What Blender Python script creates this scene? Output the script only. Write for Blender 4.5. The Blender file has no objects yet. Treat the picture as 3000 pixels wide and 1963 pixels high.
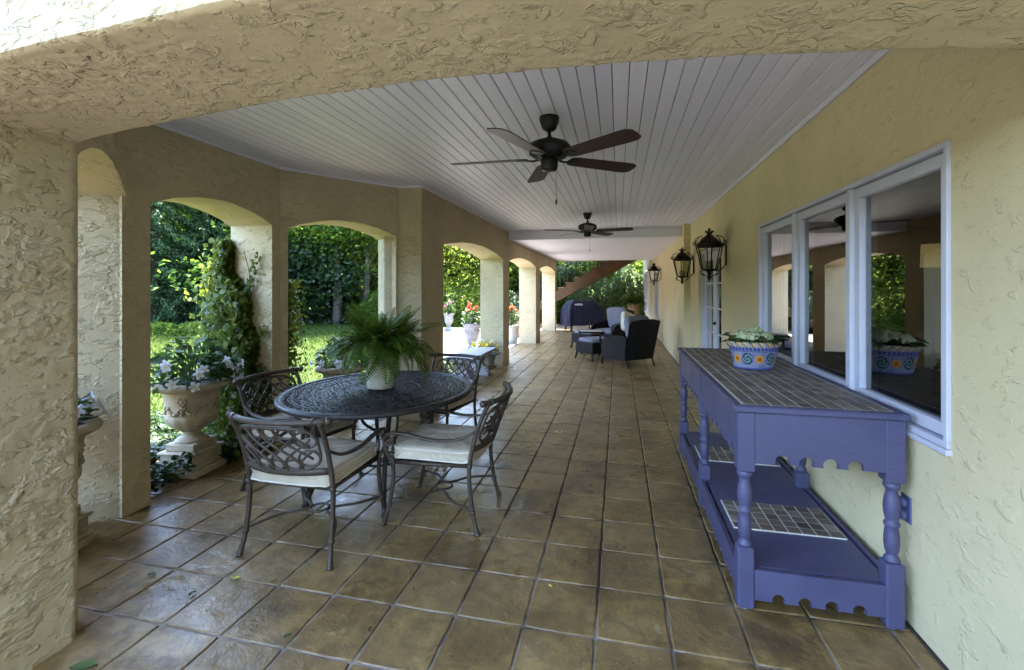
import bpy, math, random
import numpy as np
from mathutils import Vector, Matrix
PI = math.pi
rnd = random.Random(7)
rng = np.random.default_rng(11)
S = bpy.context.scene
COL = S.collection

# ------------------------------------------------------------------ camera, sky, sun, exposure
cam_d = bpy.data.cameras.new('camera')
cam = bpy.data.objects.new('camera', cam_d); COL.objects.link(cam)
cam.location = (0, 0, 1.5)
cam.rotation_euler = (PI / 2, 0, 0.22436)
cam_d.sensor_fit = 'HORIZONTAL'; cam_d.sensor_width = 36
cam_d.lens = 36 * 1365 / 3000
cam_d.shift_y = -0.0458
cam_d.clip_start = 0.05; cam_d.clip_end = 900
S.camera = cam

SUN_AZ = math.radians(0.0)      # from +Y towards +X
SUN_EL = math.radians(62.0)
to_sun = Vector((math.sin(SUN_AZ) * math.cos(SUN_EL), math.cos(SUN_AZ) * math.cos(SUN_EL), math.sin(SUN_EL)))
world = bpy.data.worlds.new('World'); S.world = world; world.use_nodes = True
wn = world.node_tree.nodes; wl = world.node_tree.links
sky = wn.new('ShaderNodeTexSky'); sky.sky_type = 'NISHITA'; sky.sun_disc = False
sky.sun_elevation = SUN_EL; sky.sun_rotation = SUN_AZ
sky.air_density = 1.0; sky.dust_density = 0.7; sky.ozone_density = 1.0
bg = wn['Background']; bg.inputs['Strength'].default_value = 0.15
wl.new(sky.outputs['Color'], bg.inputs['Color'])
sun_d = bpy.data.lights.new('sun', 'SUN'); sun_d.energy = 3.2; sun_d.angle = math.radians(0.53); sun_d.color = (1.0, 0.95, 0.86)
sun = bpy.data.objects.new('sun', sun_d); COL.objects.link(sun)
sun.location = to_sun * 30
sun.rotation_euler = (-to_sun).to_track_quat('-Z', 'Y').to_euler()

S.view_settings.view_transform = 'Standard'; S.view_settings.look = 'None'
S.view_settings.exposure = 4.7; S.view_settings.gamma = 1.0
S.view_settings.use_curve_mapping = False
try:
    S.cycles.max_bounces = 10; S.cycles.diffuse_bounces = 6; S.cycles.transparent_max_bounces = 16
    S.cycles.sample_clamp_indirect = 8.0
    S.cycles.use_denoising = True
    S.cycles.denoising_input_passes = 'RGB_ALBEDO_NORMAL'
except Exception:
    pass

# ------------------------------------------------------------------ material helpers
class NT:
    def __init__(s, name):
        s.m = bpy.data.materials.new(name); s.m.use_nodes = True
        s.t = s.m.node_tree; s.n = s.t.nodes; s.l = s.t.links
        s.p = s.n['Principled BSDF']; s.out = s.n['Material Output']
    def new(s, typ, **kw):
        nd = s.n.new('ShaderNode' + typ)
        for k, v in kw.items():
            if k in nd.inputs:
                s.set(nd.inputs[k], v)
            else:
                setattr(nd, k, v)
        return nd
    def set(s, sock, v):
        if hasattr(v, 'links') or isinstance(v, bpy.types.NodeSocket): s.l.new(v, sock)
        elif isinstance(v, tuple) and len(v) == 3 and sock.type == 'RGBA': sock.default_value = (*v, 1)
        else: sock.default_value = v
    def math(s, op, a, b=0.0, c=None, clamp=False):
        nd = s.n.new('ShaderNodeMath'); nd.operation = op; nd.use_clamp = clamp
        s.set(nd.inputs[0], a); s.set(nd.inputs[1], b)
        if c is not None: s.set(nd.inputs[2], c)
        return nd.outputs[0]
    def pos(s, scale=(1, 1, 1), obj=False):
        if obj: src = s.n.new('ShaderNodeTexCoord').outputs['Object']
        else: src = s.n.new('ShaderNodeNewGeometry').outputs['Position']
        mp = s.n.new('ShaderNodeMapping'); mp.inputs['Scale'].default_value = scale
        s.l.new(src, mp.inputs['Vector']); return mp.outputs['Vector']
    def noise(s, vec, scale, detail=3.0, rough=0.55, dist=0.0):
        nd = s.n.new('ShaderNodeTexNoise'); s.l.new(vec, nd.inputs['Vector'])
        nd.inputs['Scale'].default_value = scale; nd.inputs['Detail'].default_value = detail
        nd.inputs['Roughness'].default_value = rough; nd.inputs['Distortion'].default_value = dist
        return nd.outputs['Fac']
    def ramp(s, fac, stops):
        nd = s.n.new('ShaderNodeValToRGB'); cr = nd.color_ramp
        while len(cr.elements) < len(stops): cr.elements.new(0.5)
        for e, (p, c) in zip(cr.elements, stops):
            e.position = p; e.color = (*c, 1) if len(c) == 3 else c
        s.set(nd.inputs['Fac'], fac); return nd.outputs['Color']
    def mix(s, fac, a, b, blend='MIX'):
        nd = s.n.new('ShaderNodeMix'); nd.data_type = 'RGBA'; nd.blend_type = blend
        s.set(nd.inputs[0], fac); s.set(nd.inputs[6], a); s.set(nd.inputs[7], b)
        return nd.outputs[2]
    def mrange(s, v, a, b, c=0.0, d=1.0, smooth=False):
        nd = s.n.new('ShaderNodeMapRange')
        if smooth: nd.interpolation_type = 'SMOOTHSTEP'
        s.set(nd.inputs[0], v); nd.inputs[1].default_value = a; nd.inputs[2].default_value = b
        nd.inputs[3].default_value = c; nd.inputs[4].default_value = d
        return nd.outputs[0]
    def bump(s, h, strength=0.5, dist=0.01):
        nd = s.n.new('ShaderNodeBump'); s.l.new(h, nd.inputs['Height'])
        nd.inputs['Strength'].default_value = strength; nd.inputs['Distance'].default_value = dist
        s.l.new(nd.outputs['Normal'], s.p.inputs['Normal'])
    def fin(s, col=None, rough=None, metal=None, spec=None):
        if col is not None: s.set(s.p.inputs['Base Color'], col)
        if rough is not None: s.set(s.p.inputs['Roughness'], rough)
        if metal is not None: s.set(s.p.inputs['Metallic'], metal)
        if spec is not None: s.set(s.p.inputs['Specular IOR Level'], spec)
        return s.m

def stucco(name, col, scale=9.0, amp=0.0055, cover=(0.50, 0.60), tint=0.12, fine=0.10):
    """skip-trowel stucco: torn plateaus (a saw-tooth of warped noise) plus sand grain"""
    k = NT(name); v = k.pos((1, 1, 1.7))
    mp = k.n.new('ShaderNodeMapping'); mp.inputs['Rotation'].default_value = (0.65, 0.55, 0.3); mp.inputs['Scale'].default_value = (0.75, 0.75, 2.1)
    k.l.new(k.pos(), mp.inputs[0]); w = mp.outputs[0]
    low = k.noise(k.pos(), 1.7, 2.0, 0.5, 0.4)
    def strokes(vec, sc):
        n1 = k.noise(vec, sc, 4.0, 0.55, 0.5); fr = k.math('FRACT', k.math('MULTIPLY', n1, 5.0))
        return k.math('SUBTRACT', k.mrange(fr, 0.0, 0.86), k.mrange(fr, 0.86, 1.0))
    pick = k.mrange(low, 0.46, 0.56, 0.0, 1.0, True)
    saw = k.math('ADD', k.math('MULTIPLY', strokes(v, scale), k.math('SUBTRACT', 1.0, pick)), k.math('MULTIPLY', strokes(w, scale * 1.15), pick))
    dens = k.mrange(k.noise(k.pos(), 2.3, 3.0, 0.6), 0.35, 0.65, -0.09, 0.09)
    msk = k.mrange(k.math('ADD', k.noise(v, scale * 1.3, 2.0, 0.5, 0.3), dens), cover[0], cover[1], 0.0, 1.0, True)
    n2 = k.noise(v, scale * 3.1, 2.0, 0.5, 0.6)
    saw2 = k.math('FRACT', k.math('MULTIPLY', n2, 5.0))
    msk2 = k.mrange(k.noise(v, scale * 1.9, 2.0, 0.5, 0.0), 0.55, 0.68, 0.0, 0.45, True)
    gr = k.noise(k.pos(), 190.0, 2.0, 0.6)
    pits = k.mrange(k.noise(v, scale * 5.5, 3.0, 0.6, 1.5), 0.28, 0.36, -0.9, 0.0)
    h = k.math('ADD', k.math('MULTIPLY', saw, msk), k.math('MULTIPLY', saw2, msk2))
    h = k.math('ADD', h, k.math('MULTIPLY', gr, fine))
    h = k.math('ADD', h, k.math('MULTIPLY', pits, 0.35))
    k.bump(h, 1.0, amp)
    big = k.noise(k.pos(), 0.9, 4.0, 0.6)
    dk = tuple(c * (1 - tint * 1.6) for c in col); lt = tuple(min(0.9, c * (1 + tint * 0.5)) for c in col)
    cc = k.mix(k.mrange(big, 0.3, 0.7), dk, lt)
    stain = k.mrange(k.noise(v, scale * 7.0, 3.0, 0.65, 1.0), 0.66, 0.74, 0.0, 0.35)
    cc = k.mix(stain, cc, tuple(c * 0.55 for c in col))
    return k.fin(cc, 0.85, None, 0.25)

def plain(name, col, rough=0.5, metal=0.0, var=0.12, nscale=12.0, bump=0.0, bscale=80.0, spec=0.5):
    k = NT(name); v = k.pos(obj=True)
    n = k.noise(v, nscale, 4.0, 0.6)
    cc = k.mix(k.mrange(n, 0.3, 0.7), tuple(c * (1 - var) for c in col), tuple(min(1, c * (1 + var)) for c in col))
    if bump: k.bump(k.noise(v, bscale, 3.0, 0.6), 0.6, bump)
    rr = k.mrange(k.noise(v, nscale * 2.3, 3.0), 0.3, 0.7, max(0.03, rough - 0.08), min(1, rough + 0.1))
    return k.fin(cc, rr, metal, spec)

def leafmat(name, dark, light, trans=0.35, rough=0.45, spec=0.4):
    k = NT(name)
    g = k.n.new('ShaderNodeNewGeometry')
    r = g.outputs['Random Per Island']
    col = k.ramp(r, [(0.0, dark), (0.6, tuple((a + b) / 2 for a, b in zip(dark, light))), (1.0, light)])
    k.fin(col, rough, 0.0, spec)
    tr = k.new('BsdfTranslucent')
    k.set(tr.inputs['Color'], k.mix(0.5, col, tuple(min(1, c * 1.7) for c in light)))
    mx = k.n.new('ShaderNodeMixShader'); mx.inputs[0].default_value = trans
    k.l.new(k.p.outputs[0], mx.inputs[1]); k.l.new(tr.outputs[0], mx.inputs[2]); k.l.new(mx.outputs[0], k.out.inputs[0])
    return k.m

# ------------------------------------------------------------------ mesh helpers
class MB:
    def __init__(s): s.v = []; s.f = []; s.sm = []
    def add(s, vs, fs, smooth=False):
        b = len(s.v); s.v.extend([tuple(p) for p in vs])
        for f in fs: s.f.append(tuple(i + b for i in f)); s.sm.append(smooth)
        return s
    def box(s, c, d, rz=0.0, bev=0.0, rx=0.0, ry=0.0):
        x, y, z = d[0] / 2, d[1] / 2, d[2] / 2
        R = Matrix.Rotation(rz, 3, 'Z') @ Matrix.Rotation(ry, 3, 'Y') @ Matrix.Rotation(rx, 3, 'X')
        if bev <= 0:
            vs = [(a * x, b * y, e * z) for e in (-1, 1) for b in (-1, 1) for a in (-1, 1)]
            fs = [(0, 2, 3, 1), (4, 5, 7, 6), (0, 1, 5, 4), (1, 3, 7, 5), (3, 2, 6, 7), (2, 0, 4, 6)]
        else:
            b = min(bev, x * .9, y * .9, z * .9)
            def ring(xx, yy, cb, zz):
                return [(-xx + cb, -yy, zz), (xx - cb, -yy, zz), (xx, -yy + cb, zz), (xx, yy - cb, zz),
                        (xx - cb, yy, zz), (-xx + cb, yy, zz), (-xx, yy - cb, zz), (-xx, -yy + cb, zz)]
            vs = ring(x - b, y - b, b * .3, -z) + ring(x, y, b, -z + b) + ring(x, y, b, z - b) + ring(x - b, y - b, b * .3, z)
            fs = [tuple(range(7, -1, -1)), tuple(range(24, 32))]
            for k in range(3):
                for i in range(8):
                    j = (i + 1) % 8; fs.append((k * 8 + i, k * 8 + j, k * 8 + 8 + j, k * 8 + 8 + i))
        C = Vector(c)
        return s.add([R @ Vector(p) + C for p in vs], fs)
    def tube(s, pts, r, n=8, closed=False, caps=True, smooth=True, flat=1.0):
        P = [Vector(p) for p in pts]; m = len(P)
        R = r if isinstance(r, (list, tuple)) else [r] * m
        T = []
        for i in range(m):
            a = P[(i - 1) % m] if (closed or i > 0) else P[i]
            b = P[(i + 1) % m] if (closed or i < m - 1) else P[i]
            t = (b - a); T.append(t.normalized() if t.length > 1e-9 else Vector((0, 0, 1)))
        up = Vector((0, 0, 1)) if abs(T[0].z) < 0.9 else Vector((1, 0, 0))
        N = (up - T[0] * up.dot(T[0])).normalized()
        vs = []
        for i in range(m):
            N = N - T[i] * N.dot(T[i])
            N = N.normalized() if N.length > 1e-6 else T[i].orthogonal().normalized()
            B = T[i].cross(N)
            for k in range(n):
                a = 2 * PI * k / n
                vs.append(P[i] + N * (math.cos(a) * R[i] * flat) + B * (math.sin(a) * R[i]))
        fs = []
        for i in range(m if closed else m - 1):
            for k in range(n):
                k2 = (k + 1) % n; i2 = (i + 1) % m
                fs.append((i * n + k, i * n + k2, i2 * n + k2, i2 * n + k))
        b = len(s.v); s.add(vs, fs, smooth)
        if caps and not closed:
            s.f.append(tuple(b + k for k in range(n - 1, -1, -1))); s.sm.append(False)
            s.f.append(tuple(b + (m - 1) * n + k for k in range(n))); s.sm.append(False)
        return s
    def lathe(s, prof, n=32, c=(0, 0, 0), mod=None, sx=1.0, sy=1.0, smooth=True, cap=True, rz=0.0):
        vs = []
        for (r, z) in prof:
            for k in range(n):
                a = 2 * PI * k / n
                rr, zz = (r, z) if mod is None else mod(r, z, a)
                x, y = rr * math.cos(a) * sx, rr * math.sin(a) * sy
                vs.append((c[0] + x * math.cos(rz) - y * math.sin(rz), c[1] + x * math.sin(rz) + y * math.cos(rz), c[2] + zz))
        fs = []
        for i in range(len(prof) - 1):
            for k in range(n):
                k2 = (k + 1) % n; fs.append((i * n + k, i * n + k2, (i + 1) * n + k2, (i + 1) * n + k))
        b = len(s.v); s.add(vs, fs, smooth)
        if cap:
            s.f.append(tuple(b + k for k in range(n - 1, -1, -1))); s.sm.append(False)
            s.f.append(tuple(b + (len(prof) - 1) * n + k for k in range(n))); s.sm.append(False)
        return s
    def prism(s, poly, o, ux, uz, d):
        """polygon (a, b) placed at o + ux a + uz b, extruded by vector d"""
        o, ux, uz, d = Vector(o), Vector(ux), Vector(uz), Vector(d)
        A = [o + ux * a + uz * b for a, b in poly]; n = len(A)
        flip = ux.cross(uz).dot(d) > 0
        f1 = tuple(range(n)); f2 = tuple(range(2 * n - 1, n - 1, -1))
        if flip: f1, f2 = f1[::-1], f2[::-1]
        fs = [f1, f2]
        for i in range(n):
            j = (i + 1) % n
            q = (i, i + n, j + n, j); fs.append(q[::-1] if flip else q)
        return s.add(A + [p + d for p in A], fs)
    def grid(s, nu, nv, fn, smooth=True, closed_u=False):
        vs = [fn(i / (nu if closed_u else nu - 1), j / (nv - 1)) for j in range(nv) for i in range(nu)]
        fs = []
        for j in range(nv - 1):
            for i in range(nu if closed_u else nu - 1):
                i2 = (i + 1) % nu; fs.append((j * nu + i, j * nu + i2, (j + 1) * nu + i2, (j + 1) * nu + i))
        return s.add(vs, fs, smooth)
    def ball(s, c, r, n=10, sz=1.0):
        prof = [(max(1e-4, r * math.sin(PI * i / (n // 2 + 1))), -r * sz * math.cos(PI * i / (n // 2 + 1))) for i in range(n // 2 + 2)]
        return s.lathe(prof, n, c)
    def mesh(s, name):
        me = bpy.data.meshes.new(name); me.from_pydata(s.v, [], s.f)
        me.polygons.foreach_set('use_smooth', s.sm); me.update(); return me
    def build(s, name, mat, parent=None, loc=None, label=None, kind=None):
        return link(name, s.mesh(name), mat, parent, loc, label, kind)

def link(name, me, mat, parent=None, loc=None, label=None, kind=None, rot=None):
    if mat is not None and not me.materials: me.materials.append(mat)
    o = bpy.data.objects.new(name, me); COL.objects.link(o)
    if mat is not None and me.materials[0] is not mat:
        o.material_slots[0].link = 'OBJECT'; o.material_slots[0].material = mat
    if parent is not None: o.parent = parent
    if loc is not None: o.location = loc
    if rot is not None: o.rotation_euler = rot
    if label: o['label'] = label
    if kind: o['kind'] = kind
    return o
def tag(o, label=None, cat=None, group=None, kind=None):
    if label: o['label'] = label
    if cat: o['category'] = cat
    if group: o['group'] = group
    if kind: o['kind'] = kind
    return o
def thing(name, label, cat, loc=(0, 0, 0), rz=0.0, group=None):
    o = bpy.data.objects.new(name, None); COL.objects.link(o)
    o.location = loc; o.rotation_euler = (0, 0, rz); o.empty_display_size = 0.1
    return tag(o, label, cat, group)
def struct(name, mb, mat, parent=None):
    o = mb.build(name, mat, parent); o['kind'] = 'structure'; return o
KIDS = {}
def copy_tree(o, parent=None):
    c = o.copy(); COL.objects.link(c)
    if parent is not None: c.parent = parent; c.matrix_parent_inverse = o.matrix_parent_inverse.copy()
    for ch in [x for x in o.children]: copy_tree(ch, c)
    return c
def instance(root, loc, rz, label, group=None):
    c = copy_tree(root); c.location = loc; c.rotation_euler = (0, 0, rz); c['label'] = label
    if group: c['group'] = group
    return c

def bez(p, n=12):
    """Catmull-Rom through points"""
    P = [Vector(q) for q in p]; P = [P[0] * 2 - P[1]] + P + [P[-1] * 2 - P[-2]]; out = []
    for i in range(1, len(P) - 2):
        for k in range(n):
            t = k / n
            out.append(0.5 * ((2 * P[i]) + (P[i + 1] - P[i - 1]) * t + (2 * P[i - 1] - 5 * P[i] + 4 * P[i + 1] - P[i + 2]) * t * t
                              + (3 * P[i] - P[i - 1] - 3 * P[i + 1] + P[i + 2]) * t ** 3))
    out.append(P[-2]); return out

def leaf_mesh(name, C, A, N, L, W, fold=0.25, tri=False):
    """many leaves as one mesh: centres C, axes A, normals N (arrays), lengths, widths"""
    C = np.asarray(C, float); n = len(C)
    A = A / np.maximum(np.linalg.norm(A, axis=1, keepdims=True), 1e-9)
    N = N - A * (N * A).sum(1, keepdims=True); N = N / np.maximum(np.linalg.norm(N, axis=1, keepdims=True), 1e-9)
    B = np.cross(A, N); L = np.broadcast_to(L, (n,))[:, None]; W = np.broadcast_to(W, (n,))[:, None]
    V = np.empty((n, 4, 3))
    V[:, 0] = C - A * L / 2
    V[:, 1] = C + B * W / 2 + N * W * fold - A * L * 0.05
    V[:, 2] = C + A * L / 2 - N * L * 0.08
    V[:, 3] = C - B * W / 2 + N * W * fold - A * L * 0.05
    me = bpy.data.meshes.new(name)
    me.vertices.add(n * 4); me.vertices.foreach_set('co', V.ravel())
    me.loops.add(n * 4); me.loops.foreach_set('vertex_index', np.arange(n * 4, dtype=np.int32))
    me.polygons.add(n); me.polygons.foreach_set('loop_start', np.arange(0, n * 4, 4, dtype=np.int32))
    try: me.polygons.foreach_set('loop_total', np.full(n, 4, dtype=np.int32))
    except Exception: pass
    me.update(calc_edges=True)
    return me
def rv(n): 
    v = rng.normal(size=(n, 3)); return v / np.linalg.norm(v, axis=1, keepdims=True)

# ------------------------------------------------------------------ materials
M = {}
M['cream'] = stucco('cream_stucco', (0.535, 0.435, 0.275), 9.0, 0.0072, (0.49, 0.59))
M['cream_front'] = stucco('cream_stucco_coarse', (0.535, 0.435, 0.275), 9.5, 0.0068, (0.48, 0.58))
M['house'] = stucco('yellow_stucco', (0.63, 0.515, 0.315), 8.0, 0.0035, (0.53, 0.64), 0.10, 0.16)
def m_ceil():
    k = NT('ceiling_paint'); oi = k.n.new('ShaderNodeObjectInfo').outputs['Random']; p = k.pos((6, 0.5, 6))
    c = k.mix(oi, (0.71, 0.68, 0.78), (0.79, 0.76, 0.86))
    c = k.mix(k.mrange(k.noise(p, 3.0, 5.0, 0.65), 0.45, 0.75, 0.0, 0.25), c, (0.62, 0.60, 0.68))
    k.bump(k.noise(p, 9.0, 4.0), 0.25, 0.002)
    return k.fin(c, 0.5, 0, 0.4)
M['ceil'] = m_ceil()
M['groove'] = plain('ceiling_backing', (0.10, 0.10, 0.11), 0.8)
M['white'] = plain('white_frame_paint', (0.50, 0.49, 0.58), 0.4, 0, 0.04)
M['iron'] = plain('cast_bronze_metal', (0.050, 0.033, 0.023), 0.52, 0.15, 0.4, 20, 0.0012, 160)
M['tabmetal'] = plain('table_bronze_metal', (0.022, 0.017, 0.017), 0.48, 0.2, 0.4, 25, 0.001, 140)
M['lantern'] = plain('lantern_bronze', (0.022, 0.014, 0.008), 0.4, 0.7, 0.5, 25)
M['fanmetal'] = plain('fan_metal', (0.014, 0.012, 0.012), 0.45, 0.4, 0.3)
def m_blue():
    k = NT('blue_furniture_paint'); p = k.pos((3, 3, 22), obj=True); q = k.pos(obj=True)
    st = k.noise(p, 9.0, 4.0, 0.6); n = k.noise(q, 4.0, 5.0, 0.6)
    c = k.mix(k.mrange(n, 0.3, 0.7), (0.050, 0.046, 0.100), (0.068, 0.063, 0.130))
    c = k.mix(k.mrange(st, 0.45, 0.7, 0.0, 0.55), c, (0.090, 0.084, 0.152))
    c = k.mix(k.mrange(k.noise(q, 2.2, 6.0, 0.7, 0.8), 0.52, 0.70, 0.0, 0.45), c, (0.034, 0.032, 0.070))
    sc = k.mrange(k.noise(q, 55.0, 4.0, 0.7, 1.0), 0.70, 0.74, 0.0, 0.5); c = k.mix(sc, c, (0.17, 0.16, 0.19))
    k.bump(k.math('ADD', st, k.math('MULTIPLY', k.noise(q, 130, 3), 0.3)), 0.5, 0.0012)
    return k.fin(c, k.mrange(n, 0.3, 0.7, 0.42, 0.60), 0, 0.45)
M['blue'] = m_blue()
M['glide'] = plain('white_plastic', (0.8, 0.8, 0.8), 0.4)
M['soil'] = plain('potting_soil', (0.03, 0.022, 0.015), 0.95, 0, 0.4, 40, 0.01, 60)
M['bark'] = plain('tree_bark', (0.035, 0.028, 0.020), 0.9, 0, 0.4, 6, 0.02, 14)
M['stem'] = plain('green_stem', (0.07, 0.10, 0.03), 0.7)
M['blackiron'] = plain('black_railing', (0.012, 0.012, 0.013), 0.5, 0.3)
M['wicker_frame'] = plain('dark_wicker_frame', (0.006, 0.004, 0.005), 0.55, spec=0.25)
M['cush_grey'] = plain('grey_cushion', (0.16, 0.155, 0.195), 0.9, 0, 0.08, 30, 0.0008, 400)
M['terra'] = plain('terracotta', (0.42, 0.22, 0.13), 0.8, 0, 0.2, 8)
M['whitepot'] = plain('white_glazed_pot', (0.38, 0.36, 0.32), 0.5, 0, 0.08)
M['plate'] = plain('outlet_cover_blue', (0.09, 0.09, 0.20), 0.45)  # one even purple-blue for plate and flip covers

def m_tile():
    k = NT('stamped_floor_tile'); p = k.pos()
    oi = k.n.new('ShaderNodeObjectInfo').outputs['Random']
    n1 = k.noise(p, 2.2, 6.0, 0.62, 0.4); n2 = k.noise(p, 11.0, 6.0, 0.65, 0.5)
    c = k.ramp(n1, [(0.28, (0.046, 0.025, 0.010)), (0.42, (0.145, 0.084, 0.028)), (0.56, (0.270, 0.168, 0.058)), (0.74, (0.320, 0.225, 0.110))])
    c = k.mix(k.mrange(n2, 0.36, 0.62, 0.70, 0.0), c, (0.050, 0.030, 0.016))
    c = k.mix(k.mrange(oi, 0, 1, 0.0, 0.40), c, (0.25, 0.165, 0.075))
    ch = k.mrange(k.noise(p, 5.5, 8.0, 0.72, 1.2), 0.63, 0.70, 0.0, 0.65)
    c = k.mix(ch, c, (0.30, 0.27, 0.26))
    h = k.noise(p, 5.0, 8.0, 0.66, 0.5)
    h2 = k.math('FRACT', k.math('MULTIPLY', k.noise(p, 3.4, 5.0, 0.6, 0.5), 4.0))
    hm = k.mrange(k.noise(p, 2.6, 2.0), 0.46, 0.58, 0.0, 0.7, True)
    hh = k.math('ADD', h, k.math('MULTIPLY', h2, hm))
    hh = k.math('ADD', hh, k.math('MULTIPLY', k.noise(p, 60.0, 3.0), 0.12))
    k.bump(hh, 1.0, 0.008)
    r = k.mrange(k.noise(p, 3.0, 5.0, 0.6), 0.3, 0.7, 0.22, 0.46)
    return k.fin(c, r, 0, 0.45)
M['tile'] = m_tile()

def m_grout():
    k = NT('floor_grout'); p = k.pos()
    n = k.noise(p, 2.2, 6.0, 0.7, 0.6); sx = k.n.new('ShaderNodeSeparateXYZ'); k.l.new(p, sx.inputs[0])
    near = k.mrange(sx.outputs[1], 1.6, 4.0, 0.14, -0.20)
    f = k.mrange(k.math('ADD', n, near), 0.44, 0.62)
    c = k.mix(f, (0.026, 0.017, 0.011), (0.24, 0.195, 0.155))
    k.bump(k.noise(p, 70, 3), 0.7, 0.004)
    return k.fin(c, 0.85)
M['grout'] = m_grout()

def m_glass(name='window_glass', tint=(0.80, 0.84, 0.82), ior=1.52, boost=1.0):
    k = NT(name); k.n.remove(k.p)
    fr = k.n.new('ShaderNodeFresnel'); fr.inputs['IOR'].default_value = ior
    bk = k.n.new('ShaderNodeNewGeometry').outputs['Backfacing']
    f = k.math('MULTIPLY', k.math('MULTIPLY', fr.outputs[0], boost), k.math('SUBTRACT', 1.0, bk), clamp=True)
    tr = k.new('BsdfTransparent', Color=tint); gl = k.new('BsdfGlossy', Color=(0.95, 0.95, 0.95), Roughness=0.0)
    mx = k.n.new('ShaderNodeMixShader'); k.l.new(f, mx.inputs[0])
    k.l.new(tr.outputs[0], mx.inputs[1]); k.l.new(gl.outputs[0], mx.inputs[2]); k.l.new(mx.outputs[0], k.out.inputs[0])
    return k.m
M['glass'] = m_glass(tint=(0.48, 0.50, 0.48), ior=1.6, boost=1.8)
M['lampglass'] = m_glass('lantern_glass', (0.93, 0.93, 0.90), 1.45, 0.8)

def m_wood(name, a, b, scale=6.0, rough=0.45):
    k = NT(name); v = k.pos((1, 14, 14), obj=True)
    n = k.noise(v, scale, 5.0, 0.6, 0.4)
    k.bump(n, 0.3, 0.002)
    return k.fin(k.mix(k.mrange(n, 0.3, 0.7), a, b), rough, 0, 0.4)
M['blade'] = m_wood('fan_blade_wood', (0.020, 0.008, 0.006), (0.050, 0.020, 0.013))
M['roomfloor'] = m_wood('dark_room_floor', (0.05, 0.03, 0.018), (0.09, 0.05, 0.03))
M['tablewood'] = m_wood('weathered_table_slat', (0.25, 0.22, 0.17), (0.40, 0.36, 0.28), 4.0, 0.6)
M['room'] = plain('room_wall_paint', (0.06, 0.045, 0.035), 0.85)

def m_slate():
    k = NT('slate_tile'); p = k.pos(obj=True); oi = k.n.new('ShaderNodeObjectInfo').outputs['Random']
    c = k.ramp(oi, [(0.0, (0.042, 0.033, 0.034)), (0.25, (0.115, 0.088, 0.076)), (0.5, (0.19, 0.145, 0.105)), (0.75, (0.085, 0.075, 0.082)), (1.0, (0.24, 0.205, 0.17))])
    n = k.noise(k.pos(), 30.0, 5.0, 0.65)
    c = k.mix(k.mrange(n, 0.3, 0.7, 0.0, 0.4), c, (0.14, 0.105, 0.075))
    k.bump(n, 0.5, 0.003)
    return k.fin(c, 0.5, 0, 0.35)
M['slate'] = m_slate()
M['tgrout'] = plain('white_tile_grout', (0.62, 0.57, 0.50), 0.9, 0, 0.1, 30, 0.002, 120)

def m_stone(name, a, b, dark=0.5):
    k = NT(name); p = k.pos(obj=True)
    n = k.noise(p, 7.0, 6.0, 0.65); n2 = k.noise(p, 45.0, 4.0, 0.6)
    c = k.mix(k.mrange(n, 0.3, 0.72), a, b)
    c = k.mix(k.mrange(k.noise(p, 16.0, 5.0, 0.7), 0.56, 0.68, 0.0, dark), c, tuple(x * 0.35 for x in a))
    k.bump(n2, 0.6, 0.003)
    return k.fin(c, 0.85, 0, 0.25)
M['stone'] = m_stone('urn_cast_stone', (0.30, 0.235, 0.155), (0.46, 0.385, 0.285))
M['greystone'] = m_stone('grey_cast_stone', (0.13, 0.125, 0.13), (0.22, 0.215, 0.22))
M['bench'] = m_stone('pale_bench_stone', (0.27, 0.25, 0.24), (0.40, 0.38, 0.39), 0.4)
M['pot'] = m_stone('cream_pot_glaze', (0.30, 0.26, 0.19), (0.42, 0.375, 0.29), 0.35)
M['stair'] = stucco('brown_stair_stucco', (0.125, 0.068, 0.034), 5.0, 0.006, tint=0.3)

def m_cushion():
    k = NT('cream_cushion_fabric'); p = k.pos(obj=True)
    w = k.n.new('ShaderNodeTexWave'); w.wave_type = 'BANDS'; w.bands_direction = 'X'
    k.l.new(p, w.inputs['Vector']); w.inputs['Scale'].default_value = 60; w.inputs['Distortion'].default_value = 1.5; w.inputs['Detail'].default_value = 2
    n = k.noise(p, 9.0, 5.0, 0.6)
    c = k.mix(k.mrange(n, 0.3, 0.7), (0.43, 0.355, 0.265), (0.60, 0.515, 0.40))
    c = k.mix(k.math('MULTIPLY', w.outputs['Fac'], 0.22), c, (0.27, 0.24, 0.19))
    h = k.math('ADD', k.math('MULTIPLY', w.outputs['Fac'], 0.15), k.noise(p, 14.0, 4.0, 0.6))
    h = k.math('ADD', h, k.math('MULTIPLY', k.noise(p, 5.0, 3.0, 0.5, 1.2), 1.6))
    k.bump(h, 0.8, 0.014)
    c = k.mix(k.mrange(k.noise(p, 6.0, 6.0, 0.7), 0.52, 0.72, 0.0, 0.5), c, (0.26, 0.22, 0.16))
    k.set(k.p.inputs['Base Color'], c)
    return k.fin(None, 0.95, 0, 0.1)
M['cushion'] = m_cushion()
M['piping'] = plain('cream_piping', (0.55, 0.50, 0.42), 0.9)

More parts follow.
